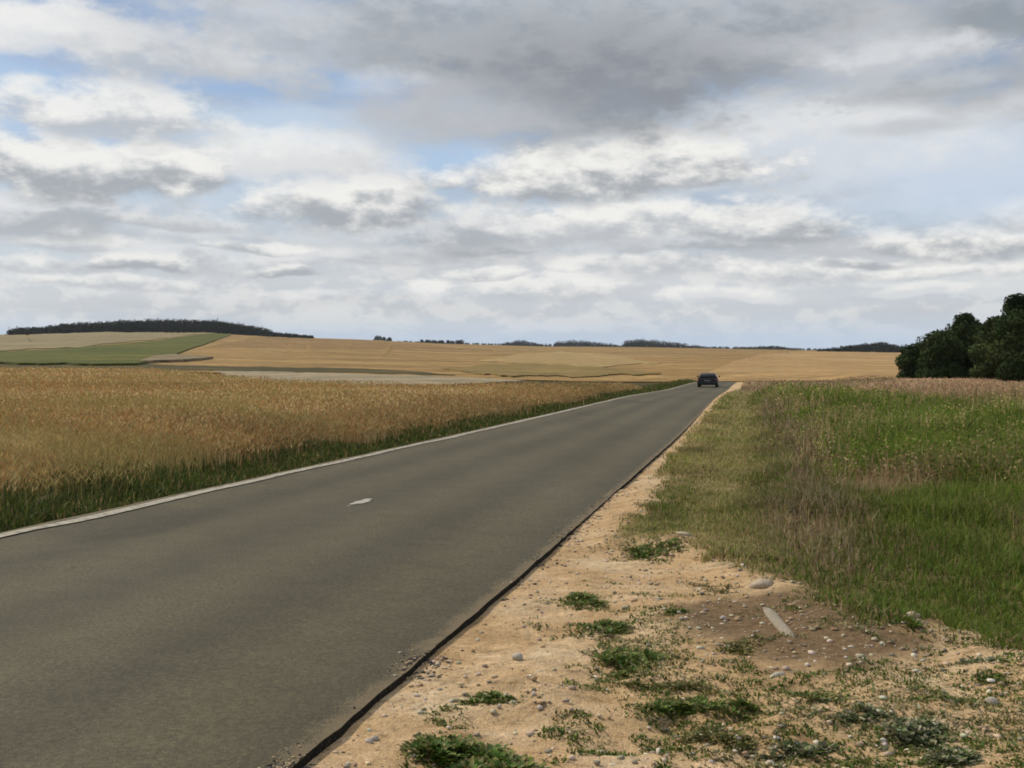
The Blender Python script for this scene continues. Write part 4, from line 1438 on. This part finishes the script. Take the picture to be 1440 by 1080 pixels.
WG = [(0.070, 0.125, 0.018), (0.10, 0.16, 0.026), (0.048, 0.088, 0.014), (0.15, 0.17, 0.036), (0.24, 0.21, 0.08)]
WP = [(0.12, 0.15, 0.055), (0.19, 0.20, 0.10), (0.07, 0.10, 0.035), (0.36, 0.33, 0.22)]
WO = [(0.13, 0.13, 0.035), (0.18, 0.16, 0.05), (0.08, 0.10, 0.025), (0.25, 0.20, 0.09)]
weeds = [
    ('large dark green weed clump at the bottom edge, nearest the road', 655, 1062, 88, 34, 900, WG, .11),
    ('small two tiered green weed just behind the large bottom clump', 690, 990, 44, 13, 240, WG, .07),
    ('bright green flat weed alone in sand, first of the chain behind', 820, 846, 42, 17, 340, WG, .09),
    ('green weed second in the chain, just below the bright flat one', 852, 888, 42, 22, 380, WG, .08),
    ('dark green weed in the chain bending right, above the gravel', 885, 936, 56, 24, 480, WG, .09),
    ('wide yellowish green weed in the middle of the chain of weeds', 930, 972, 56, 16, 380, WO, .07),
    ('broad bluish green weed spreading over gravel, widest of the chain', 985, 1002, 68, 20, 560, WG, .08),
    ('olive weed low at the bottom end of the weed chain', 1010, 1040, 42, 22, 300, WO, .08),
    ('dark low weed right of the chain, below the pale slab', 1150, 988, 56, 11, 300, WG, .06),
    ('thin flat weed alone on the open sand at right', 1335, 993, 42, 7, 160, WG, .05),
    ('pale leaved weed patch at lower right, leftmost of three', 1215, 1018, 48, 16, 320, WP, .07),
    ('pale leaved weed patch at lower right, the largest, in the middle', 1290, 1040, 58, 22, 520, WP, .09),
    ('pale leaved weed patch at the bottom right, nearest the viewer', 1340, 1074, 60, 14, 420, WP, .08),
    ('green weed at the sandy tongue below the turf, beside the asphalt', 915, 778, 52, 14, 420, WG, .10),
    ('small dark weed on the bare brown soil left of the pale slab', 1010, 830, 36, 9, 180, WO, .06),
    ('small green weed on the pale ridge left of the bare soil', 952, 868, 24, 7, 120, WG, .05),
    ('olive weed tuft at the lower rim of the bare brown soil', 1045, 915, 50, 14, 260, WO, .07),
    ('dark green weed at the right rim of the bare soil', 1250, 885, 40, 22, 420, WG, .12),
    ('dark pale edged weed in the sand below the turf at far right', 1372, 945, 40, 10, 220, WP, .06),
    ('dark green tuft where turf meets sand at the right edge', 1400, 968, 36, 8, 160, WG, .05),
    ('grey green weed at the bottom, between olive and pale weeds', 1120, 1055, 52, 18, 360, WP, .08),
]
for i, (lab, u, v, ru, rv, n, tn, hg) in enumerate(weeds):
    weed(lab, u, v, ru, rv, n, tn, hg, i)


def scatter_weeds():
    """sprigs too small to pick apart"""
    s = Soup()
    n = 130000
    x, y, r = wedge(n, 560, 1700, 3.4, 12, 2)
    zone = 0.16 * sstep(x, 0.5, 1.6) * sstep(y, 7.2, 5.0) - 0.05
    for (u, v, rad) in ((820, 850, .25), (838, 868, .25), (855, 900, .35), (870, 920, .3), (885, 945, .35), (910, 955, .3), (960, 990, .4), (1240, 900, .35), (1090, 1010, .4), (930, 970, .4), (1010, 1010, .5), (1180, 1010, .5), (1290, 1040, .7), (1400, 1000, .5), (900, 770, .5), (690, 1020, .35), (1050, 1060, .4)):
        gx, gy = gpx(u, v)
        zone = zone + 0.16 * np.exp(-((x - gx) ** 2 + (y - gy) ** 2) / rad ** 2)
    m = (grassy(x, y) < 0.05) & (x > edge_r(y) + 0.3) & (fbm(x * 3.2, y * 4.6, 141, 4) + zone > 0.60)
    x, y = x[m], y[m]
    n2 = len(x)
    P = np.stack([x, y, roadside_z(x, y) - 0.006], -1)
    c = fbm(x * 2.0 + 7, y * 2.0, 143, 3)
    col = np.where((rng.uniform(0, 1, n2) < sstep(c, 0.35, 0.6))[:, None], pick(WG, n2), pick(WP + WO + DRYV[:2], n2))
    blades(s, P, rng.uniform(0.008, 0.030, n2), rng.uniform(0.006, 0.014, n2), col, 1.3)
    return s.mesh('small_weeds')


tag(link('small_weeds', scatter_weeds(), M_WEED), 'tiny green and dry sprigs scattered over the sandy shoulder', 'weeds', 'stuff')


def stone_mat(name):
    m, nt, b = new_mat(name)
    a = nt.nodes.new('ShaderNodeAttribute'); a.attribute_name = 'tint'
    n = nnoise(nt, 40, 4, 0.7)
    g = nramp(nt, n, [(0.3, (0.7, 0.68, 0.64)), (0.7, (1.15, 1.15, 1.15))])
    nt.links.new(nmix(nt, 1.0, a.outputs['Color'], g, 'MULTIPLY'), b.inputs['Base Color'])
    b.inputs['Roughness'].default_value = 0.9
    nbump(nt, b, n, 0.4, 0.01)
    return m


M_STONE = stone_mat('limestone')

_bm = bmesh.new(); bmesh.ops.create_icosphere(_bm, subdivisions=1, radius=1)
ICO_V = np.array([v.co[:] for v in _bm.verts]); ICO_F = np.array([[v.index for v in f.verts] for f in _bm.faces]); _bm.free()


def gravel():
    s = Soup()
    n = 16000
    x, y, r = wedge(n, 420, 1750, 3.4, 16, 2)
    gq = grassy(x, y)
    m = (gq < 0.1) & (x > edge_r(y) + 0.07) & (rng.uniform(0, 1, n) < 0.15 + 0.85 * sstep(fbm(x * 1.5, y * 1.5, 151, 4) + 0.2 * np.exp(-(gq / 0.3) ** 2), 0.42, 0.62))
    x, y = x[m], y[m]
    n2 = len(x)
    sz = 0.005 + 0.017 * rng.uniform(0, 1, n2) ** 4.0
    sc = sz[:, None] * rng.uniform(0.6, 1.4, (n2, 3)) * np.array([1, 1, 0.6])
    V = ICO_V[None] * sc[:, None] * (1 + rng.normal(0, 0.14, (n2, len(ICO_V), 1)))
    a = rng.uniform(0, 2 * PI, n2)
    c, sn = np.cos(a)[:, None], np.sin(a)[:, None]
    V = np.stack([V[..., 0] * c - V[..., 1] * sn, V[..., 0] * sn + V[..., 1] * c, V[..., 2]], -1)
    V = V + np.stack([x, y, roadside_z(x, y) + sz * 0.2], -1)[:, None]
    nv = len(ICO_V)
    F = (np.arange(n2)[:, None, None] * nv + ICO_F[None]).reshape(-1, 3)
    t = pick([(0.46, 0.36, 0.24), (0.54, 0.46, 0.34), (0.36, 0.25, 0.14), (0.28, 0.23, 0.17), (0.56, 0.50, 0.41)], n2)
    s.add(V.reshape(-1, 3), F, np.repeat(t, nv, 0))
    return s.mesh('gravel', False)


tag(link('gravel', gravel(), M_STONE), 'loose pale pebbles strewn over the sandy shoulder', 'gravel', 'stuff')


def edge_crumbs():
    s = Soup()
    n = 5200
    q = rng.uniform(0, 1, n)
    y = 1 / ((1 / 3.4) * (1 - q) + (1 / 40.0) * q)
    side = rng.normal(0.03, 0.075, n)
    clump = fbm(y * 1.7, y * 0 + 4, 191, 3)
    m = rng.uniform(0, 1, n) < sstep(clump, 0.35, 0.65)
    y, side = y[m], side[m]
    x = edge_r(y) + side
    n2 = len(x)
    wob = (fbm(y * 1.1, y * 0 + 3.3, 21, 3) - 0.5) * 0.018
    on = side < wob
    z = np.where(on, height(x, y) + 0.004, roadside_z(x, y) + 0.002)
    sz = 0.004 + 0.016 * rng.uniform(0, 1, n2) ** 3 * np.where(on, 0.6, 1)
    V = ICO_V[None] * (sz[:, None] * rng.uniform(0.6, 1.4, (n2, 3)) * np.array([1, 1, 0.6]))[:, None] * (1 + rng.normal(0, 0.16, (n2, len(ICO_V), 1)))
    V = V + np.stack([x, y, z], -1)[:, None]
    nv = len(ICO_V)
    F = (np.arange(n2)[:, None, None] * nv + ICO_F[None]).reshape(-1, 3)
    tar = rng.uniform(0, 1, (n2, 1)) < 0.45
    t = np.where(tar, pick([(0.05, 0.045, 0.036), (0.08, 0.07, 0.055)], n2), pick([(0.46, 0.34, 0.21), (0.38, 0.27, 0.16), (0.52, 0.42, 0.30)], n2))
    s.add(V.reshape(-1, 3), F, np.repeat(t, nv, 0))
    return s.mesh('edge_crumbs')


tag(link('edge_crumbs', edge_crumbs(), M_STONE), 'crumbs of asphalt and grit along the broken right edge of the road', 'gravel', 'stuff')


def stone(label, u, v, sx, sy, sz, rot, tint, seed, name='stone', sub=2, sink=0.25, boxy=0.8):
    bm = bmesh.new()
    bmesh.ops.create_icosphere(bm, subdivisions=sub, radius=1)
    rs = np.random.default_rng(seed)
    co = np.array([q.co[:] for q in bm.verts])
    co = np.sign(co) * np.abs(co) ** boxy
    # chop by random planes for a broken look
    for _ in range(16):
        d = rs.normal(0, 1, 3); d /= np.linalg.norm(d)
        k = rs.uniform(0.58, 0.92)
        over = np.clip(co @ d - k, 0, None)
        co = co - over[:, None] * d * 0.9
    co = co * (1 + rs.normal(0, 0.035, (len(co), 1))) * (sx, sy, sz)
    F = np.array([[q.index for q in f.verts] for f in bm.faces]); bm.free()
    s = Soup(); s.add(co, F, tint)
    o = link(name, s.mesh(name), M_STONE)
    x, y = gpx(u, v)
    o.location = (x, y, float(roadside_z(x, y)) + sz * (1 - 2 * sink) * 0.6)
    o.rotation_euler = (0, 0, rot)
    return tag(o, label, 'stone')


stone('long pale grey flat stone slab lying in the bare soil', 1096, 888, 0.055, 0.46, 0.04, -0.03, (0.27, 0.23, 0.17), 4, sink=0.42, boxy=0.75)
stone('pale stone at the upper left end of the long slab', 1072, 832, 0.10, 0.07, 0.05, 0.3, (0.42, 0.34, 0.25), 6, sink=0.4)
stone('single light stone on the open sand nearest the asphalt', 728, 936, 0.034, 0.032, 0.03, 0.2, (0.42, 0.38, 0.31), 9)
stone('pale stone at the top of the sandy ridge beside the turf', 960, 764, 0.10, 0.08, 0.04, 0.1, (0.46, 0.37, 0.25), 12, sink=0.4)
stone('pale stone in the pebbly patch right of the weed chain', 1095, 960, 0.06, 0.05, 0.03, 0.8, (0.42, 0.38, 0.31), 15, sink=0.4)
stone('pale stone half sunk at the tip of the sand beside the right turf', 1285, 888, 0.06, 0.05, 0.04, 0.5, (0.45, 0.37, 0.26), 18, sink=0.4)
stone('small grey stone among the pale weeds at lower right', 1395, 1000, 0.035, 0.03, 0.025, 0.5, (0.38, 0.33, 0.26), 22)

# ------------------------------------------------------------------ haze
zs = [v for o in SC.objects if o.type == 'MESH' for v in ((o.matrix_world @ Vector(c)).z for c in o.bound_box)]
zlo, zhi = min(zs) - 1.0, max(zs) + 2.0
bm = bmesh.new()
bmesh.ops.create_cube(bm, size=1.0, matrix=Matrix.Translation((0, 0, (zlo + zhi) / 2)) @ Matrix.Diagonal((6600, 6600, zhi - zlo, 1)))
me = bpy.data.meshes.new('haze'); bm.to_mesh(me); bm.free()
hm = bpy.data.materials.new('thin_haze'); hm.use_nodes = True
hn = hm.node_tree; hn.nodes.clear()
vo = hn.nodes.new('ShaderNodeVolumePrincipled'); vo.inputs['Density'].default_value = 0.00004; vo.inputs['Color'].default_value = (0.86, 0.91, 1.0, 1)
ho = hn.nodes.new('ShaderNodeOutputMaterial'); hn.links.new(vo.outputs[0], ho.inputs['Volume'])
tag(link('haze', me, hm), 'thin pale air haze over the distant fields', None, 'stuff')
